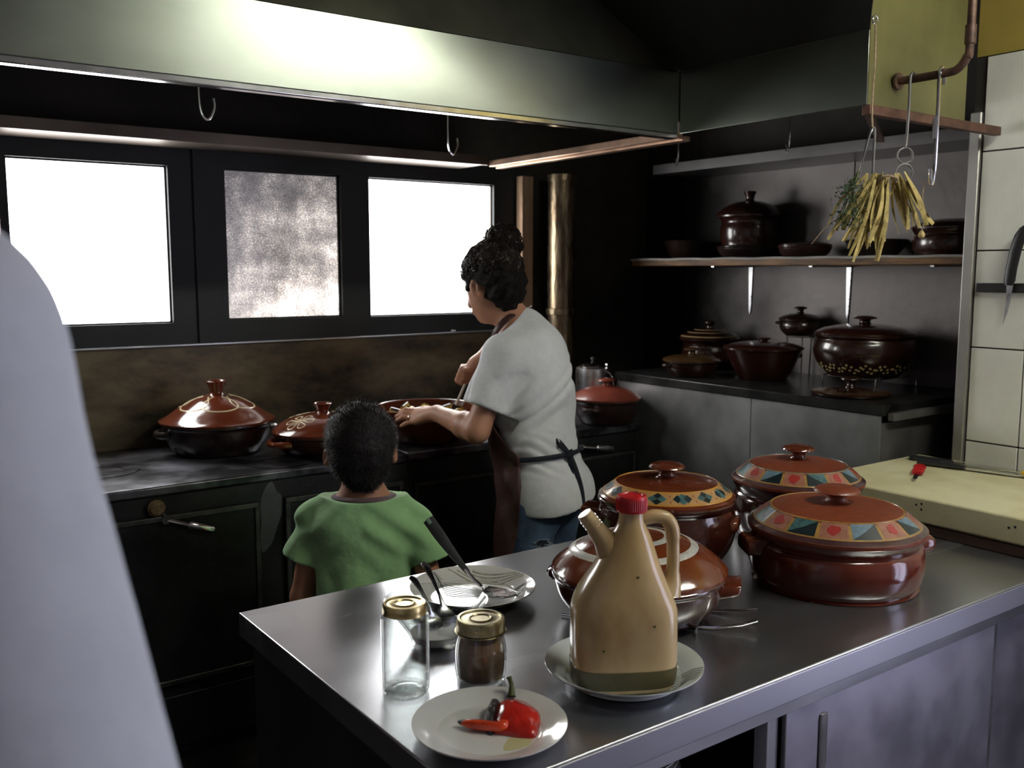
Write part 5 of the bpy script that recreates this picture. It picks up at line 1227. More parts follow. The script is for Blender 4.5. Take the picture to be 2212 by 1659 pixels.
# left hand laid over the rim of the bowl, fingers pointing left
kn = {'I': (V(1.618,2.768,1.072), V(1.590,2.806,1.075), V(1.580,2.830,1.064)), 'M': (V(1.609,2.764,1.062), V(1.575,2.801,1.064), V(1.562,2.822,1.052)),
      'R': (V(1.601,2.757,1.051), V(1.568,2.788,1.052), V(1.555,2.806,1.042)), 'P': (V(1.594,2.745,1.040), V(1.566,2.763,1.036), V(1.552,2.772,1.026))}
wr = K['wrL']
for n_, (a, b, e) in kn.items():
    r0 = 0.0078 if n_ == 'P' else 0.009
    B.cone(wr + (a - wr) * 0.25, a, 0.0155, 0.0125, 0.010); B.cone(a, b, r0 + 0.001, r0, 0.005); B.cone(b, e, r0, r0 * 0.82, 0.004)
B.cone(wr + V(0.004, 0.012, 0.006), V(1.634,2.752,1.080), 0.015, 0.012, 0.01); B.cone(V(1.634,2.752,1.080), V(1.632,2.790,1.070), 0.011, 0.0085, 0.006)
B.cone(wr, V(1.606, 2.75, 1.056), 0.022, 0.015, 0.02)
# right hand closed round the spoon
hr_, wrR = K['haR'], K['wrR']
sd = unit(V(1.851,2.895,1.050) - V(1.869,2.833,1.165))
kd = unit(-RT + sd * (RT @ sd)); od = unit(np.cross(sd, kd)); ud = kd
B.cone(wrR, hr_, 0.024, 0.026, 0.02); B.ell(hr_ + ud * 0.004 + od * 0.006, (ud, od, sd), (0.030, 0.020, 0.040), 0.015)
hx = V(1.866, 2.838, 1.165)
for i in range(4):
    c = hx + sd * (-0.028 + 0.0175 * i) ; r0 = 0.0088 - 0.0006 * (i == 3)
    p = [c + V(*(ud * 0.010 + od * 0.018)), c + ud * 0.032 + od * 0.012, c + ud * 0.034 - od * 0.008, c + ud * 0.014 - od * 0.020]
    for a, b in zip(p, p[1:]): B.cone(a, b, r0, r0 * 0.94, 0.004)
p = [hx - ud * 0.012 - sd * 0.020 - od * 0.014, hx + ud * 0.006 - sd * 0.036 - od * 0.022, hx + ud * 0.024 - sd * 0.030 - od * 0.020]
for a, b in zip(p, p[1:]): B.cone(a, b, 0.010, 0.009, 0.006)
woman = flo('person', B.mesh('person', WO), SKIN, None, WO, 1)
tag(woman, 'woman in white t-shirt and brown apron stirring the clay bowl', 'person')
o = mk('ring', MB().tube([tuple(V(1.585,2.775,1.0515) - np.array(WO) + 0.0102 * (math.cos(t) * V(0.55, 0.60, 0.0) * 0.9 * 0 + math.cos(t) * unit(V(0.68, 0.73, 0)) * 0.0 + math.cos(t) * unit(np.cross(V(-0.033, 0.031, 0.001), UP)) + math.sin(t) * UP)) for t in [2 * math.pi * q / 20 for q in range(21)]], 0.0014, 6, caps=False), CHROME, woman)
# t-shirt
STRAP = [(1.912,2.517,1.413), (1.879,2.491,1.423), (1.827,2.467,1.418), (1.789,2.464,1.404), (1.759,2.474,1.380), (1.746,2.489,1.354), (1.748,2.513,1.323), ]
T = Field((1.55, 2.12, 0.70), (2.15, 2.72, 1.50), 0.0055)
hemc = K['pelvis'] + V(0, 0, -0.03) - hW * 0.015
T.cone(hemc + lW * 0.035, hemc - lW * 0.035, 0.134, 0.134, 0.02, hW, 0.98)
T.cone(hemc + V(0, 0, -0.01), K['waist'] - hW * 0.005, 0.134, 0.120, 0.05, hW, 0.92)
T.cone(K['waist'] - hW * 0.010, K['chest'] - hW * 0.004, 0.122, 0.138, 0.05, hW, 0.84); T.cone(K['chest'] - hW * 0.004, K['upper'] - hW * 0.012 - V(0, 0, 0.015), 0.134, 0.122, 0.05, hW, 0.80)
T.cone(K['upper'] - hW * 0.020 + lW * 0.055 - UP * 0.01, K['upper'] - hW * 0.020 - lW * 0.045 - UP * 0.01, 0.094, 0.088, 0.05)
T.cone(K['shL'] - V(0, 0, 0.005), K['shR'] - V(0, 0, 0.0), 0.058, 0.054, 0.04); T.cone(K['upper'] + V(0, 0, 0.01), K['neckb'] + V(0, 0, -0.002) - hW * 0.026, 0.092, 0.056, 0.04)
slL = K['shL'] + (K['elL'] - K['shL']) * 0.66
T.cone(K['shL'] + V(0, 0, 0.0), slL - lW * 0.004, 0.068, 0.074, 0.03)
slR = K['shR'] + (K['elR'] - K['shR']) * 0.55; T.cone(K['shR'], slR, 0.062, 0.060, 0.03)
def folds(X, Y, Z):
    u = (X - WO[0]) * hW[0] + (Y - WO[1]) * hW[1]; v = (X - WO[0]) * lW[0] + (Y - WO[1]) * lW[1]
    low = np.clip((1.06 - Z) / 0.12, 0, 1) * np.clip((Z - 0.90) / 0.06, 0, 1)
    f = 0.011 * low * (0.5 - np.abs(np.sin(Z * 70 + 12 * u + 4 * np.sin(v * 25)))) 
    mid = np.clip((Z - 0.95) / 0.1, 0, 1) * np.clip((1.30 - Z) / 0.1, 0, 1)
    f = f + 0.010 * mid * (0.5 - np.abs(np.sin((u * 0.75 + Z * 0.65) * 42 + 2.5 * np.sin(Z * 21 + v * 16))))
    return f + wave(X, Y, Z, 3, 6, (25, 70), 0.0026)
T.warp(folds)
T.cone(K['neckb'] + V(0, 0, 0.006) + hW * 0.022, K['neckb'] + V(0, 0, 0.10) + hW * 0.09, 0.060, 0.085, 0, None, 1.0, 'cut')
d_ = unit(K['elL'] - K['shL']); cutp = slL + d_ * 0.012
# trim the sleeve ends and the hem flat
X, Y, Z = np.meshgrid(*T.ax, indexing='ij')
selL = ((X - cutp[0]) * d_[0] + (Y - cutp[1]) * d_[1] + (Z - cutp[2]) * d_[2]); nearL = ((X - slL[0]) ** 2 + (Y - slL[1]) ** 2 + (Z - slL[2]) ** 2) < 0.115 ** 2
outer = ((X - K['chest'][0]) * lW[0] + (Y - K['chest'][1]) * lW[1]) > 0.115
T.D = np.where(nearL & outer, np.maximum(T.D, selL), T.D).astype(np.float32)
dR = unit(K['elR'] - K['shR']); cR = slR + dR * 0.01
selR = ((X - cR[0]) * dR[0] + (Y - cR[1]) * dR[1] + (Z - cR[2]) * dR[2]); nearR = ((X - slR[0]) ** 2 + (Y - slR[1]) ** 2 + (Z - slR[2]) ** 2) < 0.10 ** 2
T.D = np.where(nearR & (selR > -0.03), np.maximum(T.D, selR), T.D).astype(np.float32)
slope = ((X - K['pelvis'][0]) * RT[0] + (Y - K['pelvis'][1]) * RT[1])
T.D = np.maximum(T.D, (0.783 + 0.10 * np.clip(slope + 0.02, 0, 1) + 0.16 * np.clip(slope - 0.06, 0, 1) - Z)).astype(np.float32)
flo('t_shirt', T.mesh('t_shirt', WO), WHITE_TEE, woman, None, 2)
# jeans
J = Field((1.62, 2.15, 0.0), (2.12, 2.66, 0.90), 0.0075)
for s_ in (-1, 1):
    hip = K['pelvis'] + lW * 0.08 * s_ + V(0, 0, -0.05); kne = V(hip[0], hip[1], 0.46) + hW * 0.05 + lW * 0.025 * s_; an = V(hip[0], hip[1], 0.10) - hW * 0.01 + lW * 0.04 * s_
    J.cone(hip, kne, 0.088, 0.071, 0.03); J.cone(kne, an, 0.070, 0.058, 0.02)
J.cone(K['pelvis'] + lW * 0.042 - V(0, 0, 0.03) - hW * 0.012, K['pelvis'] - lW * 0.042 - V(0, 0, 0.03) - hW * 0.012, 0.102, 0.102, 0.03)
J.warp(lambda X, Y, Z: wave(X, Y, Z, 11, 6, (25, 70), 0.0022, [(0.3, 0.3, 1)])); J.plane(V(0, 0, 0.07), V(0, 0, -1))
jn = flo('jeans', J.mesh('jeans', WO), JEANS, woman, None, 2)
# torn hole with frayed threads on the thigh that faces the camera
fc = V(1.775, 2.278, 0.700) - np.array(WO)
camd = unit(np.array([0, 0, 0]) - V(1.775, 2.278, 0)); sdv = np.cross(UP, camd)
hole = [tuple(fc + camd * 0.004 + sdv * 0.020 * math.cos(t) * (1 + 0.2 * math.sin(3 * t)) + UP * 0.013 * math.sin(t)) for t in [2 * math.pi * q / 14 for q in range(14)]]
fr_ = MB(); rr_ = random.Random(5)
for q in range(26):
    t = rr_.uniform(0, 6.28); a = fc + camd * 0.0075 + sdv * 0.021 * math.cos(t) + UP * 0.014 * math.sin(t); b = a + sdv * rr_.uniform(-0.02, 0.02) + UP * rr_.uniform(-0.008, 0.008) + camd * 0.002
    fr_.tube([tuple(a), tuple((a + b) / 2 + camd * 0.002), tuple(b)], 0.0008, 5)
mk('frayed_threads', fr_, mat('pale_threads', (0.45, 0.50, 0.56), 0.9), woman)['kind'] = 'stuff'
mk('torn_hole', MB().poly(hole, tuple(camd * 0.002)), mat('dark_denim_hole', (0.02, 0.03, 0.045), 0.9), woman)
# apron: a curved sheet round her front, with neck strap and waist ties
def sheet(name, rows, m, parent, th=0.004):
    n = len(rows[0]); vs = [tuple(p) for r in rows for p in r]; fs = [(i * n + k, i * n + k + 1, (i + 1) * n + k + 1, (i + 1) * n + k) for i in range(len(rows) - 1) for k in range(n - 1)]
    o = mk(name, MB().add(vs, fs), m, parent)
    s_ = o.modifiers.new('thick', 'SOLIDIFY'); s_.thickness = th; s_.offset = 0
    return o
rows = []
for i in range(44):
    z = 1.24 - i * 0.020
    u = min(1, max(0, (1.24 - z) / 0.26))
    if z > 0.98: amax = 0.35 + 1.35 * max(0, (1.16 - z) / 0.18) if z < 1.16 else 0.35
    else: amax = 1.75 - 0.25 * min(1, (0.98 - z) / 0.3)
    amax = min(amax, 1.75)
    if z > K['chest'][2]: ctr = K['chest'] + (K['upper'] - K['chest']) * (z - K['chest'][2]) / 0.127
    elif z > K['waist'][2]: ctr = K['waist'] + (K['chest'] - K['waist']) * (z - K['waist'][2]) / 0.18
    elif z > K['pelvis'][2]: ctr = K['pelvis'] + (K['waist'] - K['pelvis']) * (z - K['pelvis'][2]) / 0.128
    else: ctr = K['pelvis'].copy()
    rad = 0.151 if z > 0.9 else 0.151 + 0.02 * min(1, (0.9 - z) / 0.4)
    row = []
    for k in range(33):
        a = amax * (k - 16) / 16
        pin = math.exp(-((z - 0.955) / 0.05) ** 2) * max(0, abs(a) - 0.8) * 0.018
        f = 0.005 * math.sin(a * 9 + z * 30) * min(1, max(0, (1.0 - z) / 0.1)) + 0.004 * math.sin((z - 0.955) * 120 / (1 + abs(abs(a) - 1.7) * 2)) * math.exp(-((z - 0.93) / 0.12) ** 2) - pin
        p = ctr * V(1, 1, 0) + V(0, 0, z) + hW * (rad * 0.95 + f) * math.cos(a) + lW * (rad + f + 0.026) * math.sin(a)
        row.append(p - np.array(WO))
    rows.append(row)
sheet('apron', rows, APRON, woman)
nb = K['neckb'] - np.array(WO)
hw_ = Vector(hW); lw_ = Vector(lW)
strap = [tuple(np.array(p.to_tuple()) - np.array(WO)) for p in smoothpath(STRAP, 4)]
mk('neck_strap', MB().tube(strap, 0.012, 8, flat=0.22, flatdir=tuple(-FW * 0.8 - RT * 0.5 + UP * 0.25)), APRON, woman)
tie = []
wz = 0.962
for q in range(25):
    a = 1.75 + (2 * math.pi - 3.5) * q / 24
    ctr = K['waist'] - V(0, 0, 0.02)
    p = ctr * V(1, 1, 0) + V(0, 0, wz + 0.012 * math.cos((a - math.pi) * 1.1)) + hW * 0.140 * math.cos(a) + lW * 0.160 * math.sin(a) - np.array(WO)
    tie.append(tuple(p))
mk('waist_tie', MB().tube(tie, 0.008, 8, flat=0.35, flatdir=tuple(-FW)), NAVY, woman)
kq = V(*tie[10]) - FW * 0.008
mk('tie_knot', MB().tube([tuple(kq + RT * 0.012 + UP * 0.01), tuple(kq), tuple(kq - RT * 0.012 - UP * 0.008)], [0.010, 0.013, 0.010], 10), NAVY, woman)
mk('tie_loop', MB().tube([tuple(p) for p in smoothpath([tuple(kq), tuple(kq - RT * 0.022 + UP * 0.030), tuple(kq - RT * 0.045 + UP * 0.052 - FW * 0.004), tuple(kq - RT * 0.030 + UP * 0.028 - FW * 0.012), tuple(kq)], 5)], 0.006, 8, flat=0.4, flatdir=tuple(-FW)), NAVY, woman)
mk('tie_end', MB().tube([tuple(p) for p in smoothpath([tuple(kq), tuple(kq + RT * 0.020 - UP * 0.050 - FW * 0.006), tuple(kq + RT * 0.038 - UP * 0.115 - FW * 0.006), tuple(kq + RT * 0.046 - UP * 0.20 - FW * 0.010)], 6)], 0.008, 8, flat=0.35, flatdir=tuple(-FW)), NAVY, woman)
mk('tie_end', MB().tube([tuple(p) for p in smoothpath([tuple(kq), tuple(kq + RT * 0.006 - UP * 0.06 - FW * 0.004), tuple(kq + RT * 0.026 - UP * 0.13 - FW * 0.004), tuple(kq + RT * 0.030 - UP * 0.165 - FW * 0.008)], 6)], 0.007, 8, flat=0.35, flatdir=tuple(-FW)), NAVY, woman)
# curly hair gathered in a bun
Hh = Field((1.62, 2.40, 1.40), (1.98, 2.72, 1.74), 0.004)
Hh.ell(hc + uH * 0.020 - hH * 0.020, (hH, lH, uH), (0.107, 0.090, 0.100), 0.02)
Hh.ell(hc - hH * 0.058 - uH * 0.036, (hH, lH, uH), (0.064, 0.080, 0.074), 0.03)
Hh.ell(hc - hH * 0.050 - uH * 0.085, (hH, lH, uH), (0.035, 0.045, 0.040), 0.03)
Hh.ball(K['bun'] - UP * 0.010, 0.058, 0.03); Hh.ball(K['bun'] + RT * 0.010 + UP * 0.020, 0.046, 0.03)
# keep face, ears and the side below the temples free
Hh.ell(hc + hH * 0.110 - uH * 0.040, (hH, lH, uH), (0.080, 0.12, 0.085), 0, 'cut')
for s_ in (-1, 1):
    Hh.ell(hc + lH * 0.090 * s_ + hH * 0.012 - uH * 0.048, (hH, lH, uH), (0.046, 0.040, 0.050), 0, 'cut')
Hh.warp(lambda X, Y, Z: wave(X, Y, Z, 21, 12, (80, 230), 0.0048))
hair = flo('hair', Hh.mesh('hair', WO), HAIR, woman, None, 0)
cur = MB(); rr_ = random.Random(31)
bunc = K['bun'] - np.array(WO)
for q in range(1700):
    if q < 650:
        d0 = unit(V(rr_.gauss(0, 1), rr_.gauss(0, 1), rr_.gauss(0, 1))); c = bunc + V(0, 0, 0.002) + d0 * rr_.uniform(0.050, 0.066)
    else:
        d0 = unit(-hH * rr_.uniform(-0.35, 1.2) + lH * rr_.gauss(0, 0.8) + uH * rr_.uniform(-0.45, 1.2)); c = hc - np.array(WO) + uH * 0.015 - hH * 0.018 + np.array([1, 1, 1]) * (hH * (d0 @ hH) * 0.111 + lH * (d0 @ lH) * 0.094 + uH * (d0 @ uH) * 0.103)
    if q >= 650 and d0 @ hH > -0.45 and d0 @ uH < 0.12: continue      # keep ears and temples clear
    a = unit(np.cross(d0, V(rr_.gauss(0, 1), rr_.gauss(0, 1), rr_.gauss(0, 1)))); b = np.cross(d0, a); rad = rr_.uniform(0.005, 0.010); pts = []
    for k in range(9):
        t = k / 8 * rr_.uniform(3.5, 5.5); pts.append(tuple(c + (a * math.cos(t) + b * math.sin(t)) * rad + a * 0.004 * k * 0.6 + d0 * 0.0012 * math.sin(t)))
    cur.tube(pts, 0.0014, 4, caps=False)
for q in range(7):       # loose curls standing off the hairline
    c = K['bun'] - np.array(WO) - RT * (0.055 + 0.006 * q) - UP * (0.010 + 0.013 * q); pts = [tuple(c + RT * 0.02 - UP * 0.012)]
    for k in range(8):
        t = k * 0.75 + q; pts.append(tuple(c + RT * 0.009 * math.cos(t) + UP * (0.009 * math.sin(t) + 0.003 * k)))
    cur.tube(pts, 0.0011, 4)
mk('curls', cur, CURL, hair)['kind'] = 'stuff'
sc_ = empty('stirring_spoon', (1.866, 2.838, 1.165), label='pale handled spoon gripped in the woman\'s right hand', cat='spoon')
so = V(1.866, 2.838, 1.165)
mk('handle', MB().tube([tuple(V(1.872, 2.815, 1.207) - so), tuple(V(1.866, 2.838, 1.165) - so), tuple(V(1.851, 2.895, 1.060) - so)], [0.0052, 0.0050, 0.0045], 10), mat('pale_wood', (0.85, 0.83, 0.78), 0.5), sc_)
mk('spoon_bowl', MB().lathe(fine([(0, 0), (0.012, 0.001), (0.021, 0.010), (0.024, 0.022)], 3) + [(0.022, 0.022), (0, 0.006)], 18), mat('dark_wood_spoon', (0.10, 0.07, 0.05), 0.5), sc_, loc=tuple(V(1.846, 2.905, 1.030) - so), rot=(0.9, 0.1, 0.2))

# ------------------------------------------------------------------ the boy with his back to the camera
BO = (1.144, 2.258, 0.0)
KB = {'head':V(1.141,2.261,1.096), 'neckb':V(1.147,2.257,0.940), 'neckt':V(1.144,2.259,0.997), 'upper':V(1.146,2.258,0.880), 'mid':V(1.143,2.260,0.754), 'hip':V(1.140,2.262,0.60), 'shL':V(1.040,2.335,0.872), 'shR':V(1.255,2.178,0.868), 'elL':V(1.006,2.355,0.665), 'elR':V(1.288,2.128,0.672)}
hB = unit(FW - 0.12 * RT); lB = np.cross(UP, hB); hBh = unit(FW - 0.25 * RT + V(0, 0, -0.05)); lBh = unit(np.cross(UP, hBh)); uBh = np.cross(hBh, lBh)
F = Field((0.90, 2.02, -0.01), (1.42, 2.52, 1.25), 0.0055)
for s_ in (-1, 1):
    hip = KB['hip'] + lB * 0.06 * s_ + V(0, 0, -0.02); kne = V(hip[0], hip[1], 0.32); an = V(hip[0], hip[1], 0.06)
    F.cone(hip, kne, 0.058, 0.042, 0.02); F.cone(kne, an, 0.042, 0.028, 0.02); F.cone(an + V(0, 0, -0.032), an + hB * 0.10 + V(0, 0, -0.038), 0.026, 0.02, 0.02)
F.cone(KB['hip'] + V(0, 0, 0.02), KB['mid'], 0.095, 0.10, 0.03, hB, 0.75); F.cone(KB['mid'], KB['upper'], 0.10, 0.10, 0.03, hB, 0.7)
F.cone(KB['shL'], KB['shR'], 0.036, 0.036, 0.03); F.cone(KB['upper'], KB['neckb'], 0.06, 0.045, 0.03); F.cone(KB['neckb'] - V(0, 0, 0.02), KB['neckt'], 0.050, 0.049, 0.03)
bc = KB['head']
F.ell(bc + uBh * 0.004 - hBh * 0.005, (hBh, lBh, uBh), (0.092, 0.080, 0.088), 0.02); F.ell(bc + hBh * 0.030 - uBh * 0.055, (hBh, lBh, uBh), (0.058, 0.056, 0.062), 0.03)
F.cone(bc + hBh * 0.090 - uBh * 0.012, bc + hBh * 0.100 - uBh * 0.036, 0.008, 0.012, 0.012); F.cone(bc + hBh * 0.078 - uBh * 0.068 + lBh * 0.014, bc + hBh * 0.078 - uBh * 0.068 - lBh * 0.014, 0.010, 0.010, 0.01)
for s_ in (-1, 1):
    F.ball(bc + hBh * 0.082 + lBh * 0.028 * s_, 0.010, 0.006, 'cut'); F.ball(bc + hBh * 0.074 + lBh * 0.028 * s_, 0.0105, 0.004)
    ea = unit(lBh * s_ * 0.85 - hBh * 0.5); eu = unit(uBh - hBh * 0.1); ef = np.cross(eu, ea); ec = bc - uBh * 0.040 + lBh * 0.087 * s_ - hBh * 0.006
    F.ell(ec, (ea, eu, ef), (0.013, 0.027, 0.014), 0.005); F.ell(ec + ef * 0.012 * s_ * 0 + ea * 0.010, (ea, eu, ef), (0.006, 0.015, 0.007), 0, 'cut')
    sh, el = (KB['shL'], KB['elL']) if s_ > 0 else (KB['shR'], KB['elR'])
    wr_ = el + V(0, 0, -0.17) + hB * 0.05 - lB * 0.0 * s_
    arm(F, sh, el, wr_, (0.036, 0.031, 0.030, 0.021))
    F.cone(wr_, wr_ + V(0, 0, -0.045) + hB * 0.01, 0.020, 0.022, 0.012, lB, 0.7)
    for i in range(4):
        a = wr_ + V(0, 0, -0.055) + hB * (-0.014 + 0.011 * i + 0.01); F.cone(a, a + V(0, 0, -0.030) + hB * 0.004 - lB * 0.003 * s_, 0.0062, 0.006, 0.003); F.cone(a + V(0, 0, -0.030) + hB * 0.004, a + V(0, 0, -0.048 + 0.004 * abs(i - 1)) + hB * 0.003 - lB * 0.008 * s_, 0.006, 0.005, 0.003)
    a = wr_ + V(0, 0, -0.020) + hB * 0.024; F.cone(a, a + V(0, 0, -0.028) + hB * 0.012, 0.0075, 0.0065, 0.005)
boy = flo('person', F.mesh('person', BO), SKIN_BOY, None, BO, 1)
tag(boy, 'short haired boy in green t-shirt seen from behind between table and range', 'person')
T = Field((0.88, 1.98, 0.45), (1.44, 2.54, 1.02), 0.0055)
T.cone(KB['hip'] + V(0, 0, -0.06), KB['mid'], 0.142, 0.128, 0.04, hB, 0.80); T.cone(KB['mid'], KB['upper'] - hB * 0.006, 0.128, 0.128, 0.04, hB, 0.74)
T.cone(KB['upper'] + lB * 0.05 - V(0, 0, 0.02), KB['upper'] - lB * 0.05 - V(0, 0, 0.02), 0.086, 0.086, 0.04)
T.cone(KB['shL'], KB['shR'], 0.047, 0.047, 0.04); T.cone(KB['upper'] - V(0, 0, 0.02), KB['neckb'] - V(0, 0, 0.02), 0.090, 0.074, 0.045)
for s_, sh, el in ((1, KB['shL'], KB['elL']), (-1, KB['shR'], KB['elR'])):
    d_ = unit(el - sh + lB * 0.040 * s_); e_ = sh + d_ * 0.105
    T.cone(sh, e_, 0.048, 0.055, 0.022)
    X, Y, Z = np.meshgrid(*T.ax, indexing='ij'); sel = (X - e_[0]) * d_[0] + (Y - e_[1]) * d_[1] + (Z - e_[2]) * d_[2]
    near = ((X - BO[0]) * lB[0] + (Y - BO[1]) * lB[1]) * s_ > 0.125
    T.D = np.where(near & (sel > -0.05), np.maximum(T.D, sel), T.D).astype(np.float32)
def bf(X, Y, Z):
    v = (X - BO[0]) * lB[0] + (Y - BO[1]) * lB[1]
    lowm = np.clip((0.84 - Z) / 0.15, 0, 1)
    f = 0.010 * lowm * (0.5 - np.abs(np.sin(v * 26 + 1.1 * np.sin(Z * 12) + 0.5))) + 0.0042 * np.clip((Z - 0.75) / 0.1, 0, 1) * np.sin((np.abs(v) * 0.9 + Z * 1.1) * 75)
    return f + wave(X, Y, Z, 8, 6, (25, 80), 0.0024)
T.warp(bf); T.plane(V(0, 0, 0.535), V(0, 0, -1))
X, Y, Z = np.meshgrid(*T.ax, indexing='ij'); rn = np.hypot(X - KB['neckb'][0], Y - KB['neckb'][1])
T.D = np.where(rn < 0.16, np.maximum(T.D, Z - (KB['neckb'][2] + 0.004) - 0.22 * np.maximum(0, rn - 0.078)), T.D).astype(np.float32)
T.cone(KB['neckb'] + V(0, 0, 0.030), KB['neckb'] + V(0, 0, 0.15), 0.060, 0.10, 0, None, 1.0, 'cut')
flo('t_shirt', T.mesh('t_shirt', BO), GREEN_TEE, boy, None, 2)
col_ = []
for q in range(33):
    a = 2 * math.pi * q / 32
    col_.append(tuple(KB['neckb'] - np.array(BO) + V(0, 0, 0.003 - 0.006 * math.cos(a)) + hB * 0.073 * math.cos(a) + lB * 0.077 * math.sin(a)))
mk('collar', MB().tube(col_, 0.0115, 10, caps=False, flat=0.6, flatdir=(0, 0, 1)), GREY_COLLAR, boy)
J = Field((0.96, 2.06, 0.0), (1.34, 2.46, 0.66), 0.008)
for s_ in (-1, 1):
    hip = KB['hip'] + lB * 0.058 * s_; J.cone(hip, V(hip[0], hip[1], 0.32), 0.078, 0.064, 0.03); J.cone(V(hip[0], hip[1], 0.32), V(hip[0], hip[1], 0.28), 0.064, 0.062, 0.02)
J.plane(V(0, 0, 0.27), V(0, 0, -1)); flo('shorts', J.mesh('shorts', BO), TROUSER, boy, None, 1)
Hh = Field((1.00, 2.12, 0.95), (1.29, 2.40, 1.26), 0.004)
Hh.ell(bc + uBh * 0.006 - hBh * 0.010, (hBh, lBh, uBh), (0.106, 0.094, 0.098), 0.02); Hh.ell(bc - hBh * 0.045 - uBh * 0.050, (hBh, lBh, uBh), (0.054, 0.074, 0.068), 0.03); Hh.ell(bc - hBh * 0.045 - uBh * 0.095, (hBh, lBh, uBh), (0.026, 0.046, 0.034), 0.02)
Hh.warp(lambda X, Y, Z: wave(X, Y, Z, 5, 8, (60, 160), 0.0022))
Hh.ell(bc + hBh * 0.105 - uBh * 0.045, (hBh, lBh, uBh), (0.075, 0.11, 0.080), 0, 'cut')
for s_ in (-1, 1): Hh.ell(bc + lBh * 0.095 * s_ + hBh * 0.018 - uBh * 0.060, (hBh, lBh, uBh), (0.048, 0.035, 0.045), 0, 'cut')
hm_ = Hh.mesh('hair', BO); hair = flo('hair', hm_, HAIR_BOY, boy, None, 1)
fu = MB(); rr_ = random.Random(2)
co = np.array([v.co for v in hm_.vertices]); no = np.array([v.normal for v in hm_.vertices])
pick = rr_.sample(range(len(co)), min(len(co), 9000))
for i in pick:
    p, n_ = co[i], no[i]
    dirn = unit(n_ * 0.7 + np.array([rr_.gauss(0, 0.3), rr_.gauss(0, 0.3), rr_.gauss(-0.15, 0.3)])); L = rr_.uniform(0.007, 0.016); a = unit(np.cross(dirn, UP + 0.1)) * 0.0011
    q = p - n_ * 0.001
    fu.add([tuple(q - a), tuple(q + a), tuple(q + dirn * L)], [(0, 1, 2)])
mk('hair_tips', fu, HAIR_BOY, hair)['kind'] = 'stuff'

# ------------------------------------------------------------------ the man close to the camera at the left edge
MO = np.array([*(0.56 * FW - 0.482 * RT)[:2], 0.0]); MDZ = -0.022
hM = unit(FW * 0.9 + RT * 0.35); lM = np.cross(UP, hM)
F = Field((MO[0] - 0.40, MO[1] - 0.42, -0.01), (MO[0] + 0.42, MO[1] + 0.40, 1.93), 0.010)
c_ = MO.copy()
at = lambda z, a=0.0, b=0.0: c_ + hM * a + lM * b + V(0, 0, z + MDZ * min(1, z / 0.9))
for s_ in (-1, 1):
    F.cone(at(0.92, 0, 0.10 * s_), at(0.50, 0.02, 0.11 * s_), 0.085, 0.058, 0.03); F.cone(at(0.50, 0.02, 0.11 * s_), at(0.09, -0.01, 0.12 * s_), 0.056, 0.036, 0.03); F.cone(at(0.045, -0.03, 0.12 * s_), at(0.035, 0.16, 0.13 * s_), 0.036, 0.028, 0.02)
    F.cone(at(1.52, 0, 0.19 * s_), at(1.22, -0.02, 0.25 * s_), 0.055, 0.044, 0.03); F.cone(at(1.22, -0.02, 0.25 * s_), at(0.97, 0.08, 0.25 * s_), 0.044, 0.029, 0.03)
    wr_ = at(0.97, 0.08, 0.25 * s_); F.cone(wr_, wr_ + V(0, 0, -0.08) + hM * 0.02, 0.028, 0.033, 0.02, lM, 0.6)
    for i in range(4):
        a = wr_ + V(0, 0, -0.09) + hM * (-0.006 + 0.017 * i); F.cone(a, a + V(0, 0, -0.075 + 0.006 * abs(i - 1.5)) + hM * 0.012, 0.0105, 0.009, 0.004)
    F.cone(wr_ + V(0, 0, -0.035) + hM * 0.03, wr_ + V(0, 0, -0.085) + hM * 0.055, 0.012, 0.010, 0.008)
F.cone(at(0.95, 0, 0.06), at(0.95, 0, -0.06), 0.12, 0.12, 0.04, hM, 0.85); F.cone(at(0.98), at(1.30), 0.145, 0.165, 0.05, hM, 0.72); F.cone(at(1.30), at(1.48), 0.165, 0.15, 0.05, hM, 0.68)
F.cone(at(1.53, 0, 0.17), at(1.53, 0, -0.17), 0.058, 0.058, 0.05); F.cone(at(1.50), at(1.66, 0.02), 0.075, 0.06, 0.04)
F.ell(at(1.80, 0.03), (hM, lM, UP), (0.10, 0.078, 0.098), 0.02); F.ell(at(1.735, 0.06), (hM, lM, UP), (0.065, 0.062, 0.070), 0.03); F.cone(at(1.80, 0.125), at(1.765, 0.14), 0.010, 0.014, 0.012)
for s_ in (-1, 1): F.ell(at(1.77, 0.015, 0.080 * s_), (unit(lM * s_ - hM * 0.4), UP, hM), (0.012, 0.030, 0.018), 0.006)
man = flo('person', F.mesh('person', MO), SKIN, None, tuple(MO), 2)
tag(man, 'blurred person in pale lavender shirt close up at the left edge', 'person')
T = Field((MO[0] - 0.42, MO[1] - 0.44, 0.80), (MO[0] + 0.44, MO[1] + 0.42, 1.72), 0.009)
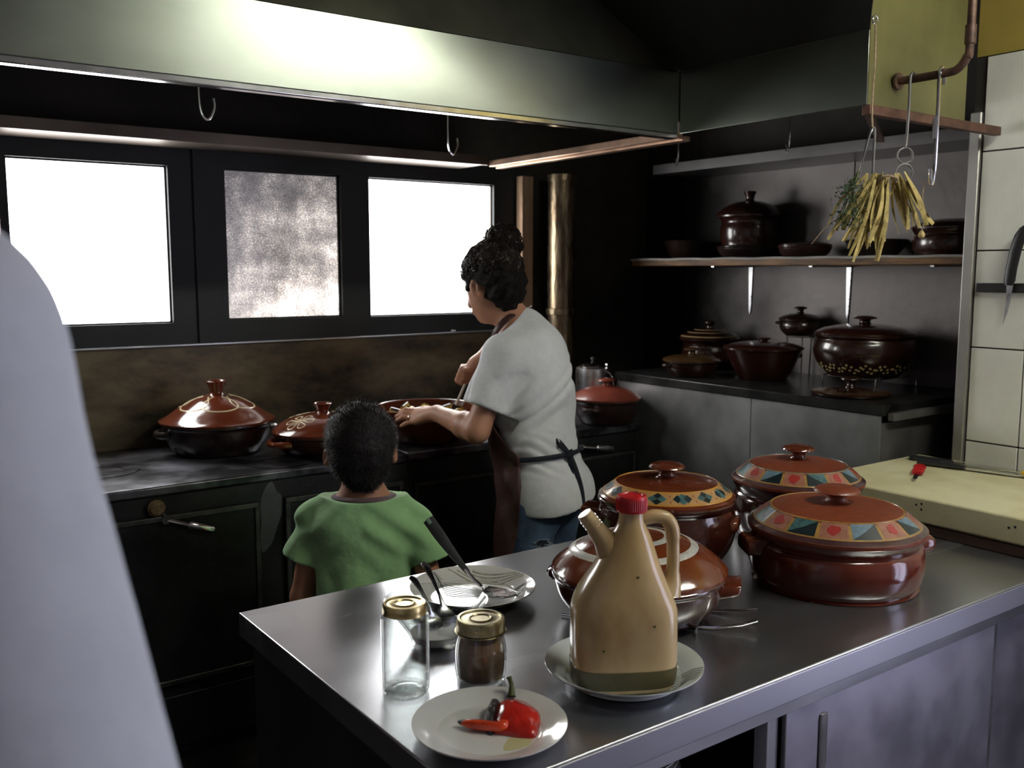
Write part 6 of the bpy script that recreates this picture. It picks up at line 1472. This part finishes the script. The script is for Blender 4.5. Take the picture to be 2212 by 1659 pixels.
T.cone(at(0.86), at(1.15), 0.190, 0.185, 0.05, hM, 0.80); T.cone(at(1.15), at(1.48), 0.190, 0.175, 0.05, hM, 0.74); T.cone(at(1.535, 0, 0.165), at(1.535, 0, -0.165), 0.070, 0.070, 0.05); T.cone(at(1.50), at(1.60, 0.01), 0.11, 0.078, 0.05)
for s_ in (-1, 1):
    T.cone(at(1.525, 0, 0.178 * s_), at(1.20, -0.02, 0.290 * s_), 0.066, 0.084, 0.04)
T.warp(lambda X, Y, Z: wave(X, Y, Z, 14, 5, (16, 34), 0.0075, [(0.9, -0.7, 0.25)]))
T.cone(at(1.64, 0.01), at(1.80, 0.03), 0.066, 0.10, 0, None, 1.0, 'cut')
flo('shirt', T.mesh('shirt', MO), LAV_SHIRT, man, None, 3)
J = Field((MO[0] - 0.3, MO[1] - 0.3, 0.0), (MO[0] + 0.3, MO[1] + 0.3, 1.05), 0.012)
for s_ in (-1, 1):
    J.cone(at(0.90, 0, 0.095 * s_), at(0.50, 0.02, 0.11 * s_), 0.105, 0.080, 0.03); J.cone(at(0.50, 0.02, 0.11 * s_), at(0.09, -0.01, 0.12 * s_), 0.078, 0.062, 0.03)
J.cone(at(0.95, 0, 0.06), at(0.95, 0, -0.06), 0.135, 0.135, 0.04, hM, 0.85); J.plane(V(0, 0, 0.075), V(0, 0, -1))
flo('trousers', J.mesh('trousers', MO), TROUSER, man, None, 1)
Hh = Field((MO[0] - 0.16, MO[1] - 0.16, 1.66), (MO[0] + 0.2, MO[1] + 0.2, 1.94), 0.007)
Hh.ell(at(1.815, 0.015), (hM, lM, UP), (0.108, 0.088, 0.102), 0.02); Hh.ell(at(1.76, -0.03), (hM, lM, UP), (0.055, 0.07, 0.07), 0.03); Hh.warp(lambda X, Y, Z: wave(X, Y, Z, 6, 6, (60, 120), 0.002)); Hh.ell(at(1.765, 0.12), (hM, lM, UP), (0.08, 0.12, 0.075), 0, 'cut')
flo('hair', Hh.mesh('hair', MO), HAIR_BOY, man, None, 1)
